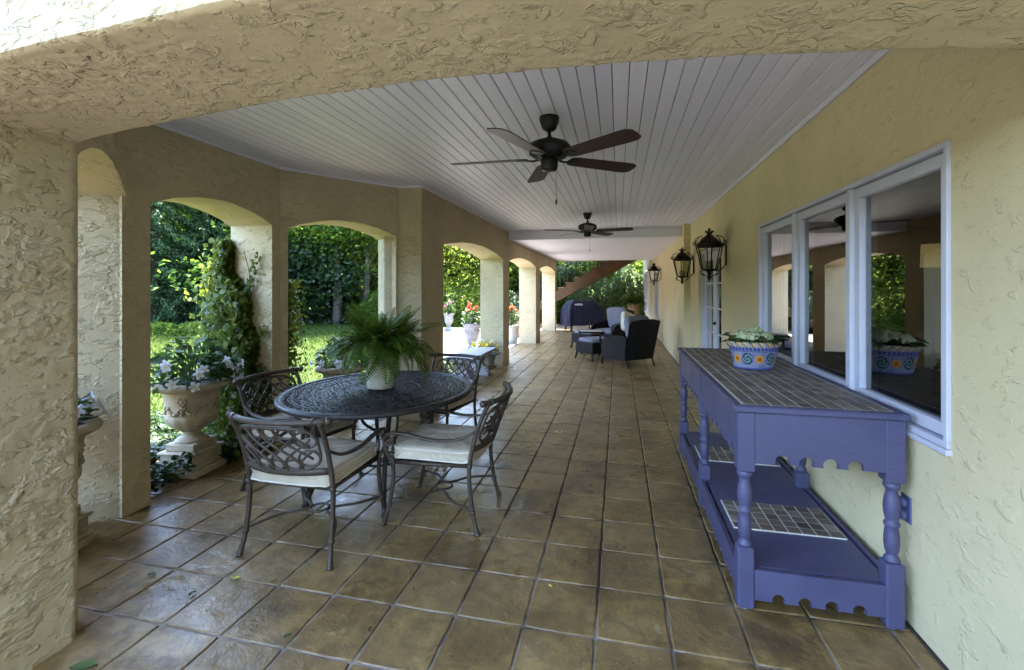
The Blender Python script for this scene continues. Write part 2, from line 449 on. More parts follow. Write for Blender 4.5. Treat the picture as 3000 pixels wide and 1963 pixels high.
M['grass_ground'] = None
def m_lawn():
    k = NT('lawn_turf'); p = k.pos()
    n = k.noise(p, 0.8, 6.0, 0.65); n2 = k.noise(p, 26.0, 5.0, 0.7)
    c = k.mix(k.mrange(n, 0.3, 0.7), (0.026, 0.046, 0.005), (0.042, 0.062, 0.008))
    c = k.mix(k.mrange(n2, 0.35, 0.7, 0.0, 0.5), c, (0.016, 0.032, 0.004))
    k.bump(n2, 0.9, 0.05)
    return k.fin(c, 0.9, 0, 0.15)
M['lawn'] = m_lawn()
M['blades'] = leafmat('grass_blade', (0.026, 0.048, 0.004), (0.046, 0.070, 0.008), 0.4, 0.6, 0.2)
M['mulch'] = plain('bed_mulch', (0.26, 0.19, 0.12), 0.95, 0, 0.4, 14, 0.03, 30)
M['paving'] = plain('pale_concrete_paving', (0.25, 0.23, 0.21), 0.85, 0, 0.16, 1.5, 0.004, 30)

# ------------------------------------------------------------------ smooth noise in numpy (for true stucco relief)
_perm = np.random.default_rng(5).permutation(512)
_perm = np.concatenate([_perm, _perm, _perm])
def vnoise(P):
    I = np.floor(P).astype(int); Fr = P - I; u = Fr * Fr * (3 - 2 * Fr); I &= 511
    def h(dx, dy, dz): return _perm[_perm[_perm[(I[:, 0] + dx) & 511] + ((I[:, 1] + dy) & 511)] % 512 + ((I[:, 2] + dz) & 511)] / 511.0
    r = 0
    for dx in (0, 1):
        for dy in (0, 1):
            for dz in (0, 1):
                w = (u[:, 0] if dx else 1 - u[:, 0]) * (u[:, 1] if dy else 1 - u[:, 1]) * (u[:, 2] if dz else 1 - u[:, 2])
                r = r + w * h(dx, dy, dz)
    return r
def fbm(P, o=3):
    a, s, r = 0.5, 1.0, 0.0
    for k in range(o): r = r + a * vnoise(P * s + 17.3 * k); a *= 0.5; s *= 2.03
    return r
def relief(P, scale=5.0, amp=0.006):
    Q = P * np.array([1, 1, 1.6]) * scale
    Wp = np.stack([fbm(Q * 0.7 + 9), fbm(Q * 0.7 + 31), fbm(Q * 0.7 + 57)], 1) * 1.2
    n = fbm(Q + Wp, 3); s = (n * 8.0) % 1.0
    s = np.where(s < 0.88, s / 0.88, 1 - (s - 0.88) / 0.12)
    m = np.clip((vnoise(Q * 0.9 + 77) - 0.35) / 0.25, 0, 1)
    return amp * (s * m + 0.25 * vnoise(Q * 9) + 0.6 * (fbm(Q * 0.25, 2) - 0.5))

# ------------------------------------------------------------------ ground
struct('lawn', MB().add([(-300, -300, -0.10), (300, -300, -0.10), (300, 300, -0.10), (-300, 300, -0.10)], [(0, 1, 2, 3)]), M['lawn'])
def sheet(name, poly, z, mat, thick=0.06):
    return struct(name, MB().prism(poly, (0, 0, z), (1, 0, 0), (0, 1, 0), (0, 0, -thick)), mat)
sheet('garden_path', [(-2.62, 8.9), (-2.62, 17.2), (-4.2, 17.2), (-7.4, 16.6), (-7.6, 15.0), (-6.3, 12.6), (-5.1, 10.4), (-4.2, 9.2)], -0.02, M['paving'])
sheet('terrace', [(-7.5, -9.0), (6.0, -9.0), (6.0, -3.0), (1.2, -3.0), (1.2, 0.9), (-3.2, 0.9), (-7.5, -1.0)], -0.012, plain('dark_terrace_paving', (0.07, 0.055, 0.04), 0.8))
sheet('planting_bed', [(-2.95, 1.0), (-4.6, 1.6), (-5.15, 3.2), (-4.9, 5.2), (-4.0, 7.4), (-3.6, 9.15), (-2.62, 8.86), (-2.62, 5.4), (-3.2, 5.3), (-3.64, 4.2), (-3.64, 2.2)], -0.035, M['mulch'])
sheet('back_bed', [(-2.4, 17.3), (1.0, 17.3), (1.0, 24), (-4.0, 24), (-4.4, 19.0)], -0.03, M['mulch'])

# ------------------------------------------------------------------ patio floor with its tiles
TX0, TW, TY0, TL = -0.7263, 0.31486, 1.6797, 0.34705
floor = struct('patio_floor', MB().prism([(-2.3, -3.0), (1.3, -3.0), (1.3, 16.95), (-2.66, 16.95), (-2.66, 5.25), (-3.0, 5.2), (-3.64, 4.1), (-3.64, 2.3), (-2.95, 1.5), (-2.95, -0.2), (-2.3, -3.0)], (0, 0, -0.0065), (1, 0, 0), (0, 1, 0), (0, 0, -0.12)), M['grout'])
def tile_outline(w, l, r, seed):
    q = random.Random(seed); pts = []
    cs = [(-w / 2, -l / 2), (w / 2, -l / 2), (w / 2, l / 2), (-w / 2, l / 2)]
    for i in range(4):
        a, b = cs[i], cs[(i + 1) % 4]
        for k in range(5):
            t = k / 5; x = a[0] + (b[0] - a[0]) * t; y = a[1] + (b[1] - a[1]) * t
            j = 0.0 if k == 0 else q.uniform(-r, r * 0.6)
            if k == 0: x *= 1 - 0.02; y *= 1 - 0.02
            L = math.hypot(x, y); x += j * x / L; y += j * y / L; pts.append((x, y))
    return pts
def tile_geo(seed):
    o = tile_outline(TW - 0.0068, TL - 0.0068, 0.0036, seed); n = len(o); mb = MB()
    vs = [(x * 0.962, y * 0.964, 0.0) for x, y in o] + [(x * 0.988, y * 0.989, -0.0026) for x, y in o] + [(x, y, -0.009) for x, y in o]
    fs = [tuple(range(n))]
    for k in range(2):
        for i in range(n):
            j = (i + 1) % n; fs.append(((k + 1) * n + i, (k + 1) * n + j, k * n + j, k * n + i))
    b = len(mb.v); mb.add(vs, fs, True); mb.sm[0] = False
    return mb
tiles = []
for r in range(-2, 44):
    for l in range(-10, 7):
        x = TX0 + (l + 0.5) * TW; y = TY0 + (r + 0.5) * TL
        if x > 1.42: continue
        if y > 4.75 and x < -2.62: continue
        if y < 4.75 and y > 3.85 and x < -3.2 + (y - 3.85) * 0.75 - 0.5: continue
        if y <= 3.85 and x < -3.6: continue
        if y < 2.35 and x < -2.6 - (y - 1.3) * 0.95: continue
        d = -x * 0.2225 + y * 0.975
        if d < 1.0: continue
        tiles.append((d, x, y))
tiles.sort()
geos = [tile_geo(i) for i in range(10)]
tmesh = [g.mesh('floor_tile') for g in geos]
rest = MB()
for i, (d, x, y) in enumerate(tiles):
    q = random.Random(i * 7 + 1); v = q.randrange(10); fl = q.choice((0, PI)); z = q.uniform(-0.0012, 0.0008)
    if i < 300:
        link('floor_tile', tmesh[v], M['tile'], floor, (x, y, z), rot=(q.uniform(-.002, .002), q.uniform(-.002, .002), fl))
    else:
        sgn = 1 if fl == 0 else -1
        rest.add([(a * sgn + x, b * sgn + y, c + z) for a, b, c in geos[v].v], geos[v].f, True)
rest.sm = [len(f) == 4 for f in rest.f]
rest.build('floor_tiles_beyond', M['tile'], floor, kind='stuff')

# ------------------------------------------------------------------ house: wall, ceiling, arcade
house = thing('house', 'cream and yellow stucco house with its arcaded porch and white beadboard ceiling', 'house', (1.3, 8, 0))
HI = Matrix.Translation((-1.3, -8, 0))
def hpart(mb, name, mat, parent=None, label=None, kind=None):
    o = mb.build(name, mat, None, None, label, kind)
    o.parent = parent or house
    o.matrix_parent_inverse = HI if parent is None else Matrix.Identity(4)
    return o
def arc_pts(x0, x1, spring, crown, n=28):
    h = (x1 - x0) / 2; rise = crown - spring; R = (h * h + rise * rise) / (2 * rise); cx = (x0 + x1) / 2; cz = crown - R
    a0 = math.asin(h / R)
    return [(cx - R * math.sin(a), cz + R * math.cos(a)) for a in [a0 - 2 * a0 * k / n for k in range(n + 1)]]
def arch_wall(P0, P1, t, ops, ztop, spring=2.07, crown=2.2, seed=0):
    """straight wall from P0 to P1 (inner face line), thickness t to the left of its direction, with arched openings"""
    P0, P1 = Vector((*P0, 0)), Vector((*P1, 0)); d = (P1 - P0); L = d.length; d.normalize(); n = Vector((-d.y, d.x, 0))
    poly = [(0, -0.02)]; q = random.Random(seed)
    for (a, b) in ops:
        poly.append((a, -0.02))
        ap = arc_pts(a, b, spring, crown)
        poly += [(x, z + q.uniform(-.003, .003)) for x, z in ap]
        poly.append((b, -0.02))
    poly += [(L, -0.02), (L, ztop), (0, ztop)]
    return MB().prism(poly, P0, d, (0, 0, 1), n * t)
ZT = 2.69
# front arch the camera looks through: real relief on the reveal
def front_arch():
    y0, y1 = 0.985, 1.53; xl, xr = -2.255, 1.262
    path = [(xl, z) for z in np.arange(0, 2.115, 0.011)]
    path = [(xl, -0.02)] + path
    ap = arc_pts(xl, xr, 2.12, 2.225, 330)
    path = np.array(path + ap)
    nrm = np.gradient(path, axis=0); nrm = np.stack([nrm[:, 1], -nrm[:, 0]], 1); nrm /= np.linalg.norm(nrm, axis=1, keepdims=True)
    # normal points into the opening
    ys = np.linspace(y0, y1, 52); n, m = len(path), len(ys)
    P = np.zeros((m, n, 3)); P[..., 0] = path[None, :, 0]; P[..., 2] = path[None, :, 1]; P[..., 1] = ys[:, None]
    D = relief(P.reshape(-1, 3), 9.0, 0.0065).reshape(m, n)
    edge = np.minimum(ys - y0, y1 - ys)[:, None]; rnd_ = np.clip(1 - edge / 0.02, 0, 1) ** 2 * 0.010
    off = D - rnd_
    P[..., 0] += nrm[None, :, 0] * off; P[..., 2] += nrm[None, :, 1] * off
    mb = MB(); vs = P.reshape(-1, 3).tolist(); fs = []
    for j in range(m - 1):
        for i in range(n - 1):
            fs.append((j * n + i, (j + 1) * n + i, (j + 1) * n + i + 1, j * n + i + 1))
    mb.add(vs, fs, True)
    zt = 3.6; x2 = -3.3
    f0 = [tuple(p) for p in P[0]]; f1 = [tuple(p) for p in P[-1]]
    ext = lambda y: [(xr + 0.02, y, 2.1), (xr + 0.02, y, zt), (x2, y, zt), (x2, y, -0.02)]
    k = len(f0); mb.add(f0 + ext(y0), [tuple(range(k + 3, -1, -1))]); mb.add(f1 + ext(y1), [tuple(range(k + 4))])
    e0, e1 = ext(y0), ext(y1)
    mb.add(e0 + e1, [(0, 1, 5, 4), (1, 2, 6, 5), (2, 3, 7, 6)])
    return mb
hpart(front_arch(), 'front_arch', M['cream_front'])
T = 0.46
KA, KB, KC, KD = (-2.27, 1.50), (-3.16, 2.43), (-3.16, 3.86), (-2.44, 4.88)
LA = math.dist(KA, KB); LC = math.dist(KC, KD)
hpart(arch_wall(KA, KB, T, [(0.16, LA - 0.002)], ZT, 2.10, 2.24, 1), 'arch_wall', M['cream'])
hpart(arch_wall((-3.16, 2.40), KC, T, [(0.19, 1.352)], ZT, 2.09, 2.215, 2), 'arch_wall', M['cream'])
hpart(arch_wall(KC, KD, T - 0.02, [(0.07, LC - 0.03)], ZT, 2.08, 2.205, 3), 'arch_wall', M['cream'])
hpart(MB().prism([(0, 0), (-T + .004, -0.004), (-T * 1.0, 0.18), (-0.34, 0.272), (-0.02, 0.02)], (-3.164, 3.858, -0.02), (1, 0, 0), (0, 1, 0), (0, 0, ZT + .018)), 'corner_pier', M['cream'])
hpart(MB().prism([(-3.166, 2.4), (-3.618, 2.398), (-3.50, 2.12), (-3.18, 2.40)], (0, 0, -0.02), (1, 0, 0), (0, 1, 0), (0, 0, ZT + .016)), 'corner_pier', M['cream'])
# long side: return face then three arches along the porch
side = arch_wall((-2.17, 4.91), (-2.17, 16.68), T, [(0.675, 3.83), (4.333, 7.50), (8.203, 11.394)], ZT, 2.055, 2.185, 4)
hpart(side, 'arch_wall', M['cream'])
hpart(MB().prism([(-2.46, 4.888), (-2.172, 4.908), (-2.174, 5.2), (-2.66, 5.2)], (0, 0, -0.02), (1, 0, 0), (0, 1, 0), (0, 0, ZT + .014)), 'corner_pier', M['cream'])

# right-hand wall with its openings
W0, W1 = 1.26, 1.15
def wbox(x0, x1, y0, y1, z0, z1): return MB().box(((x0 + x1) / 2, (y0 + y1) / 2, (z0 + z1) / 2), (x1 - x0, y1 - y0, z1 - z0))
wall = MB()
for (x0, y0, y1, z0, z1) in [(W0, -3.2, 2.144, -.02, ZT), (W0, 2.144, 4.652, -.02, 0.871), (W0, 2.144, 4.652, 2.078, ZT), (W0, 4.652, 6.28, -.02, ZT),
                             (W0, 6.28, 8.0, 2.10, ZT), (W0, 8.0, 8.85, -.02, ZT)]:
    b = wbox(x0, 1.52, y0, y1, z0, z1); wall.add(b.v, b.f)
for (y0, y1, z0, z1) in [(8.85, 14.3, -.02, ZT), (14.3, 15.65, -.02, 0.55), (14.3, 15.65, 2.02, ZT), (15.65, 17.0, -.02, ZT)]:
    b = wbox(W1, 1.52, y0, y1, z0, z1); wall.add(b.v, b.f)
hpart(wall, 'house_wall', M['house'])
hpart(wbox(1.2485, 1.2595, -3.0, 6.279, -.005, .011), 'base_shadow_strip', M['soil']); hpart(wbox(1.1385, 1.1495, 8.86, 16.9, -.005, .011), 'base_shadow_strip', M['soil'])  # dark strips stand in for the shadow gap at the wall foot
hpart(wbox(-1.3, 7.0, -5.0, 0.95, 3.05, 3.25), 'added_shade_slab', M['house'])  # unseen slab added over the camera to cut light from behind
fw = MB()
for (y0, y1, z0, z1) in [(17.0, 18.3, -.05, 5.5), (18.3, 19.9, -.05, 0.5), (18.3, 19.9, 2.15, 5.5), (19.9, 21.4, -.05, 5.5)]:
    b = wbox(1.07, 1.5, y0, y1, z0, z1); fw.add(b.v, b.f)
hpart(fw, 'house_wall', stucco('skylit_stucco', (0.66, 0.62, 0.54), 4.5, 0.004))  # lighter copy of the house stucco, open-sky light put into its colour
# roof and volumes above (shade the porch)
hpart(MB().prism([(-3.66, 1.56), (7, 1.56), (7, 18.15), (-2.70, 18.15), (-2.70, 5.7), (-3.3, 5.5), (-3.66, 4.9)], (0, 0, 2.76), (1, 0, 0), (0, 1, 0), (0, 0, 0.26)), 'roof_slab', M['white'])  # far end stretched out of view to keep sun off the grill
hpart(wbox(1.7, 7.0, -9.0, 21.0, 3.26, 8.0), 'upper_shade_wall', M['house'])  # unseen upper storey, made taller and longer to shade the terrace
# ceiling of painted boards
ceil = hpart(wbox(-3.72, 1.30, 1.51, 9.25, 2.676, 2.74), 'porch_ceiling', M['groove'])
bw = 0.0925; bl = 7.74
bm_ = MB(); e = 0.0023
pr = [(-bw / 2 + e + .0030, -.007), (bw / 2 - e - .0030, -.007), (bw / 2 - e, -.003), (bw / 2 - e, .0085), (-bw / 2 + e, .0085), (-bw / 2 + e, -.003)]
bm_.prism(pr, (0, 0, 0), (1, 0, 0), (0, 0, 1), (0, bl, 0)); bmesh_ = bm_.mesh('ceiling_board')
xb = 1.262 - bw / 2; k = 0
while xb > -3.66:
    o = link('ceiling_board', bmesh_, M['ceil'], ceil, (xb, 1.515, 2.667 + rnd.uniform(-.0008, .0008)))
    xb -= bw
hpart(MB().prism([(0, 0), (.030, 0), (.030, -.012), (.012, -.034), (0, -.034)], (1.2595, 1.52, 2.6595), (-1, 0, 0), (0, 0, 1), (0, 7.34, 0)), 'ceiling_trim', M['white'])
def bay_trim(a, b):
    d = Vector((b[0] - a[0], b[1] - a[1], 0)); L = d.length; d.normalize(); n = Vector((d.y, -d.x, 0))
    hpart(MB().prism([(0.001, 0), (.022, 0), (.022, -.010), (.008, -.022), (0.001, -.022)], (a[0], a[1], 2.6595), n, (0, 0, 1), d * L), 'ceiling_trim', M['ceil'])
bay_trim((-3.16, 2.45), (-3.16, 3.865)); bay_trim((-3.16, 3.86), (-2.44, 4.885)); bay_trim((-2.46, 4.888), (-2.17, 4.908)); bay_trim((-2.17, 4.91), (-2.17, 9.2))
low = wbox(-2.3, 1.2, 9.20, 16.72, 2.475, 2.75)
hpart(low, 'lower_ceiling', M['ceil'])
hpart(wbox(-2.165, 1.155, 9.175, 9.199, 2.467, 2.515), 'beam_moulding', M['ceil'])
hpart(wbox(-2.165, 1.255, 9.165, 9.1985, 2.632, 2.6585), 'beam_moulding', M['ceil'])

# ------------------------------------------------------------------ windows and doors of the house (parts of it)
def rect_frame(mb, x0, x1, y0, y1, z0, z1, w):
    for a in ((y0, y1, z0, z0 + w), (y0, y1, z1 - w, z1), (y0, y0 + w, z0 + w, z1 - w), (y1 - w, y1, z0 + w, z1 - w)):
        mb.box(((x0 + x1) / 2, (a[0] + a[1]) / 2, (a[2] + a[3]) / 2), (x1 - x0, a[1] - a[0], a[3] - a[2]), bev=0.003)
    return mb
win = hpart(rect_frame(MB(), 1.247, 1.42, 2.1445, 4.6515, 0.8715, 2.0775, 0.026), 'window', M['white'])
for y in (2.955, 3.80):
    hpart(MB().box((1.318, y, 1.4745), (0.135, 0.050, 1.153), bev=0.006), 'mullion', M['white'], win).matrix_parent_inverse = Matrix.Identity(4)
for (y0, y1) in ((2.171, 2.929), (2.981, 3.774), (3.826, 4.625)):
    sa = hpart(rect_frame(MB(), 1.272, 1.34, y0, y1, 0.905, 2.045, 0.055), 'sash', M['white'], win)
    hpart(wbox(1.300, 1.306, y0 + 0.05, y1 - 0.05, 0.955, 1.995), 'pane', M['glass'], win)
rail = MB().box((1.262, 3.398, 0.858), (0.045, 2.52, 0.024), bev=0.004); hpart(rail, 'sill', M['white'], win)
# french door in its recess
door = hpart(rect_frame(MB(), 1.31, 1.45, 6.281, 7.999, -0.02, 2.099, 0.06), 'door', M['white'])
for (y0, y1) in ((6.345, 7.135), (7.145, 7.935)):
    lf = rect_frame(MB(), 1.345, 1.39, y0, y1, 0.02, 2.035, 0.115)
    for i in range(1, 5): lf.box((1.3675, (y0 + y1) / 2, 0.13 + 0.36 * i), (0.03, y1 - y0 - 0.22, 0.022))
    lf.box((1.3675, (y0 + y1) / 2, 1.03), (0.028, 0.022, 1.8))
    hpart(lf, 'door_leaf', M['white'], door)
    hpart(wbox(1.364, 1.370, y0 + .11, y1 - .11, 0.13, 1.925), 'pane', M['glass'], door)
hpart(MB().tube([(1.345, 7.08, 1.0), (1.30, 7.08, 1.0), (1.30, 6.98, 1.0)], 0.009).ball((1.34, 7.08, 1.0), 0.025), 'handle', M['lantern'], door)
win2 = hpart(rect_frame(MB(), 1.135, 1.30, 14.301, 15.649, 0.551, 2.019, 0.06), 'window', M['white'])
hpart(wbox(1.20, 1.206, 14.36, 15.59, 0.61, 1.96), 'pane', M['glass'], win2)
win3 = hpart(rect_frame(MB(), 1.035, 1.20, 18.301, 19.899, 0.501, 2.149, 0.09), 'window', M['white'])
hpart(wbox(1.12, 1.126, 18.39, 19.81, 0.59, 2.06), 'pane', M['glass'], win3)
# the room behind the glass
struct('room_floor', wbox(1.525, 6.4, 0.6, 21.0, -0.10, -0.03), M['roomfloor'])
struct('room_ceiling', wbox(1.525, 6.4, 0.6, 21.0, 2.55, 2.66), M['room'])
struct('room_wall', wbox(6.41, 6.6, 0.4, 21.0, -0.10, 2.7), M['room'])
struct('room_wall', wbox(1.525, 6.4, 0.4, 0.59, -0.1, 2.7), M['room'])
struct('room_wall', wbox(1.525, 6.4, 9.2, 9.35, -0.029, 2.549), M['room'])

# ------------------------------------------------------------------ blue console table with tiled top
con = thing('console_table', 'long blue painted console table with slate tile top under the windows', 'console table', (0.88, 3.43, 0))
cx0, cx1, cy0, cy1 = -0.300, 0.300, -1.045, 1.045      # leg centres
def scallop(x0, x1, z0, z1, n, r=0.027, margin=0.09):
    poly = [(x0, z1), (x0, z0)]; c = 0.012; h = math.sqrt(r * r - c * c); a = math.asin(c / r)
    for i in range(n):
        m = x0 + margin + (x1 - x0 - 2 * margin) * (i / (n - 1) if n > 1 else 0.5)
        for k in range(11):
            t = (PI + a) - (PI + 2 * a) * k / 10
            poly.append((m + r * math.cos(t), z0 + c + r * math.sin(t)))
    poly += [(x1, z0), (x1, z1)]
    return poly
lg = MB(); hw = 0.037
def leg_mesh():
    m = MB()
    m.box((0, 0, 0.785), (2 * hw, 2 * hw, 0.275), bev=0.004)
    m.lathe([(0.026, 0.648), (0.031, 0.640), (0.034, 0.630), (0.031, 0.620), (0.025, 0.612), (0.022, 0.604), (0.026, 0.585), (0.031, 0.56), (0.033, 0.535), (0.031, 0.51),
             (0.026, 0.485), (0.023, 0.472), (0.029, 0.465), (0.031, 0.458), (0.029, 0.450), (0.024, 0.443), (0.027, 0.425), (0.030, 0.40), (0.0305, 0.375), (0.028, 0.35), (0.022, 0.33), (0.020, 0.322),
             (0.027, 0.312), (0.032, 0.304), (0.031, 0.296), (0.024, 0.290)], 20)
    m.box((0, 0, 0.151), (2 * hw, 2 * hw, 0.282), bev=0.008)
    return m
lmesh = leg_mesh().mesh('leg'); gm = MB().lathe([(0.016, 0), (0.018, 0.004), (0.018, 0.011)], 12).mesh('glide')
for x in (cx0, cx1):
    for y in (cy0, 0.0, cy1):
        l_ = link('leg', lmesh, M['blue'], con, (x, y, 0)); link('glide', gm, M['glide'], l_, (0, 0, 0))
E = 0.012
for x, s in ((cx0, -1), (cx1, 1)):
    for (a, b) in ((cy0 + hw, -hw), (hw, cy1 - hw)):
        xs = x + s * (hw - 0.006)
        MB().prism(scallop(a, b, 0.70, 0.922, 8, margin=0.075), (xs, 0, 0), (0, 1, 0), (0, 0, 1), (-s * 0.02, 0, 0)).build('apron', M['blue'], con)
        MB().prism(scallop(a, b, 0.055, 0.195, 8, margin=0.075), (xs, 0, 0), (0, 1, 0), (0, 0, 1), (-s * 0.02, 0, 0)).build('lower_apron', M['blue'], con)
for y, s in ((cy0, -1), (cy1, 1)):
    ys = y + s * (hw - 0.006)
    MB().prism(scallop(cx0 + hw, cx1 - hw, 0.690, 0.922, 4, 0.031, 0.115), (0, ys, 0), (1, 0, 0), (0, 0, 1), (0, -s * 0.02, 0)).build('apron', M['blue'], con)
    MB().prism(scallop(cx0 + hw, cx1 - hw, 0.055, 0.195, 4, 0.027, 0.10), (0, ys, 0), (1, 0, 0), (0, 0, 1), (0, -s * 0.02, 0)).build('lower_apron', M['blue'], con)
# lower shelf
sh = MB().box((0, 0, 0.185), (0.585, 2.075, 0.018)).build('shelf', M['blue'], con)
for yc, nr in ((-0.52, 5), (0.50, 5)):
    MB().box((0.005, yc, 0.1965), (0.545, nr * 0.066 + .008, 0.005)).build('tile_bed', M['tgrout'], sh)
# top: frame with rounded edge, grout bed, tiles
ZT2 = 0.955; tx, ty = 0.351, 1.094
top = MB()
for (x0, x1, y0, y1) in ((-tx, tx, -ty, -ty + 0.045), (-tx, tx, ty - 0.045, ty), (-tx, -tx + 0.04, -ty + 0.045, ty - 0.045), (tx - 0.04, tx, -ty + 0.045, ty - 0.045)):
    top.box(((x0 + x1) / 2, (y0 + y1) / 2, ZT2 - 0.016), (x1 - x0, y1 - y0, 0.032), bev=0.007)
tp = top.build('table_top', M['blue'], con)
MB().box((0, 0, ZT2 - 0.014), (2 * tx - 0.081, 2 * ty - 0.091, 0.022)).build('tile_bed', M['tgrout'], tp)
NTX, NTY = 10, 33
pw = (2 * tx - 0.094) / NTX; pl = (2 * ty - 0.104) / NTY
def small_tile(w, l, seed):
    q = random.Random(seed); c = [(-w / 2, -l / 2), (w / 2, -l / 2), (w / 2, l / 2), (-w / 2, l / 2)]
    c = [(x + q.uniform(-.0012, .0012), y + q.uniform(-.0012, .0012)) for x, y in c]
    vs = [(x * .93, y * .93, .003) for x, y in c] + [(x, y, .0015) for x, y in c] + [(x, y, -.004) for x, y in c]
    fs = [(0, 1, 2, 3)] + [((k + 1) * 4 + i, (k + 1) * 4 + (i + 1) % 4, k * 4 + (i + 1) % 4, k * 4 + i) for k in range(2) for i in range(4)]
    return MB().add(vs, fs).mesh('tile')
tm = [small_tile(pw - 0.0075, pl - 0.0065, s_) for s_ in range(5)]
far_tiles = MB()
for j in range(NTY):
    for i in range(NTX):
        lc = (-tx + 0.047 + (i + .5) * pw, -ty + 0.052 + (j + .5) * pl, ZT2 - 0.003); a = rnd.uniform(-.015, .015)
        if j < 30: link('tile', rnd.choice(tm), M['slate'], tp, lc, rot=(0, 0, a))
        else:
            g_ = rnd.choice(tm); far_tiles.add([tuple(v_.co + Vector(lc)) for v_ in g_.vertices], [tuple(p_.vertices) for p_ in g_.polygons])
far_tiles.build('tiles_beyond', M['slate'], tp, kind='stuff')
tm2 = [small_tile(0.062, 0.061, s_ + 20) for s_ in range(4)]
for yc in (-0.52, 0.50):
    for j in range(5):
        for i in range(8):
            link('shelf_tile', rnd.choice(tm2), M['slate'], sh, (0.005 - 0.236 + i * 0.0675, yc + (j - 2) * 0.0665, 0.1985))

# ------------------------------------------------------------------ painted oval pot with hydrangeas on the console
def m_talavera():
    k = NT('painted_pottery'); tc = k.n.new('ShaderNodeTexCoord').outputs['Object']
    mp = k.n.new('ShaderNodeMapping'); mp.inputs['Scale'].default_value = (1 / 0.165, 1 / 0.125, 1); k.l.new(tc, mp.inputs[0])
    sx = k.n.new('ShaderNodeSeparateXYZ'); k.l.new(mp.outputs[0], sx.inputs[0])
    ang = k.math('DIVIDE', k.math('ARCTAN2', sx.outputs[1], sx.outputs[0]), 2 * PI)
    z = sx.outputs[2]
    wob = k.noise(k.pos(obj=True), 25, 2)
    base = k.mix(k.mrange(k.noise(k.pos(obj=True), 30, 4, .7), .45, .7), (0.25, 0.25, 0.36), (0.13, 0.14, 0.28))
    # body: flowers and leaves repeating round the pot
    u = k.math('FRACT', k.math('MULTIPLY', ang, 6.0)); uu = k.math('SUBTRACT', u, 0.5)
    zz = k.math('MULTIPLY', k.math('SUBTRACT', z, 0.070), 9.0)
    rr = k.math('SQRT', k.math('ADD', k.math('MULTIPLY', k.math('MULTIPLY', uu, uu), 1.9), k.math('MULTIPLY', zz, zz)))
    th = k.math('ARCTAN2', zz, uu)
    petal = k.math('ADD', k.math('ADD', rr, k.math('MULTIPLY', k.math('SINE', k.math('MULTIPLY', th, 9.0)), 0.045)), k.math('MULTIPLY', wob, 0.12))
    fl_ = k.mrange(petal, 0.31, 0.28); core = k.mrange(rr, 0.13, 0.09)
    u2 = k.math('SUBTRACT', k.math('FRACT', k.math('ADD', k.math('MULTIPLY', ang, 6.0), 0.5)), 0.5)
    r2 = k.math('SQRT', k.math('ADD', k.math('MULTIPLY', k.math('MULTIPLY', u2, u2), 2.2), k.math('MULTIPLY', k.math('SUBTRACT', zz, 0.05), zz)))
    r2 = k.math('ADD', r2, k.math('MULTIPLY', wob, 0.10))
    sw = k.math('SINE', k.math('ADD', k.math('MULTIPLY', r2, 30.0), k.math('MULTIPLY', k.math('ARCTAN2', zz, u2), 2.0)))
    leaf = k.math('MULTIPLY', k.mrange(r2, 0.44, 0.40), k.mrange(sw, -0.35, -0.05))
    line = k.math('MULTIPLY', k.mrange(r2, 0.41, 0.39), k.mrange(r2, 0.36, 0.375))
    c = k.mix(leaf, base, (0.015, 0.10, 0.045)); c = k.mix(line, c, (0.03, 0.035, 0.16))
    c = k.mix(fl_, c, (0.62, 0.24, 0.02)); c = k.mix(core, c, (0.36, 0.09, 0.01))
    # band of blue squares, striped rim, foot line
    sq = k.math('FRACT', k.math('MULTIPLY', ang, 40.0))
    sqm = k.math('MULTIPLY', k.mrange(sq, 0.22, 0.28), k.math('MULTIPLY', k.mrange(z, 0.126, 0.128), k.mrange(z, 0.146, 0.144)))
    c = k.mix(sqm, c, (0.055, 0.06, 0.26))
    lb = k.math('MULTIPLY', k.mrange(z, 0.118, 0.120), k.mrange(z, 0.125, 0.123)); c = k.mix(lb, c, (0.05, 0.06, 0.22))
    st = k.math('FRACT', k.math('ADD', k.math('MULTIPLY', ang, 22.0), k.math('MULTIPLY', z, 22.0)))
    stc = k.ramp(st, [(0.0, (0.60, 0.27, 0.03)), (0.33, (0.62, 0.60, 0.55)), (0.5, (0.02, 0.09, 0.04)), (0.66, (0.62, 0.60, 0.55)), (0.82, (0.05, 0.06, 0.2))])
    k.n[-1].color_ramp.interpolation = 'CONSTANT'
    c = k.mix(k.mrange(z, 0.150, 0.152), c, stc)
    c = k.mix(k.mrange(z, 0.014, 0.010), c, (0.09, 0.10, 0.34))
    return k.fin(c, 0.18, 0, 0.5)
tal = m_talavera()
pt = thing('painted_planter', 'oval blue and orange painted pottery planter on the tiled console', 'planter', (0.90, 3.47, ZT2 + 0.0025), 0.10)
MB().lathe([(0.74, 0.0), (0.78, 0.006), (0.77, 0.014), (0.80, 0.03), (0.86, 0.07), (0.91, 0.11), (0.95, 0.145), (1.0, 0.152), (1.06, 0.172), (1.05, 0.184), (0.99, 0.182), (0.95, 0.165), (0.93, 0.14)], 56, sx=0.165, sy=0.125).build('bowl', tal, pt)
MB().lathe([(0.01, 0.150), (0.95, 0.150)], 40, sx=0.165, sy=0.125, cap=False).build('soil', M['soil'], pt)
M['hyd'] = leafmat('hydrangea_petal', (0.42, 0.47, 0.26), (0.66, 0.67, 0.46), 0.2, 0.6, 0.2)
M['hydleaf'] = leafmat('hydrangea_leaf', (0.020, 0.055, 0.016), (0.050, 0.115, 0.030), 0.2, 0.35, 0.5)
hy = thing('hydrangea_plant', 'cream green hydrangea blooms growing in the painted oval planter', 'plant', (0.90, 3.47, ZT2 + 0.155), 0.10)
C = []; A = []; N = []
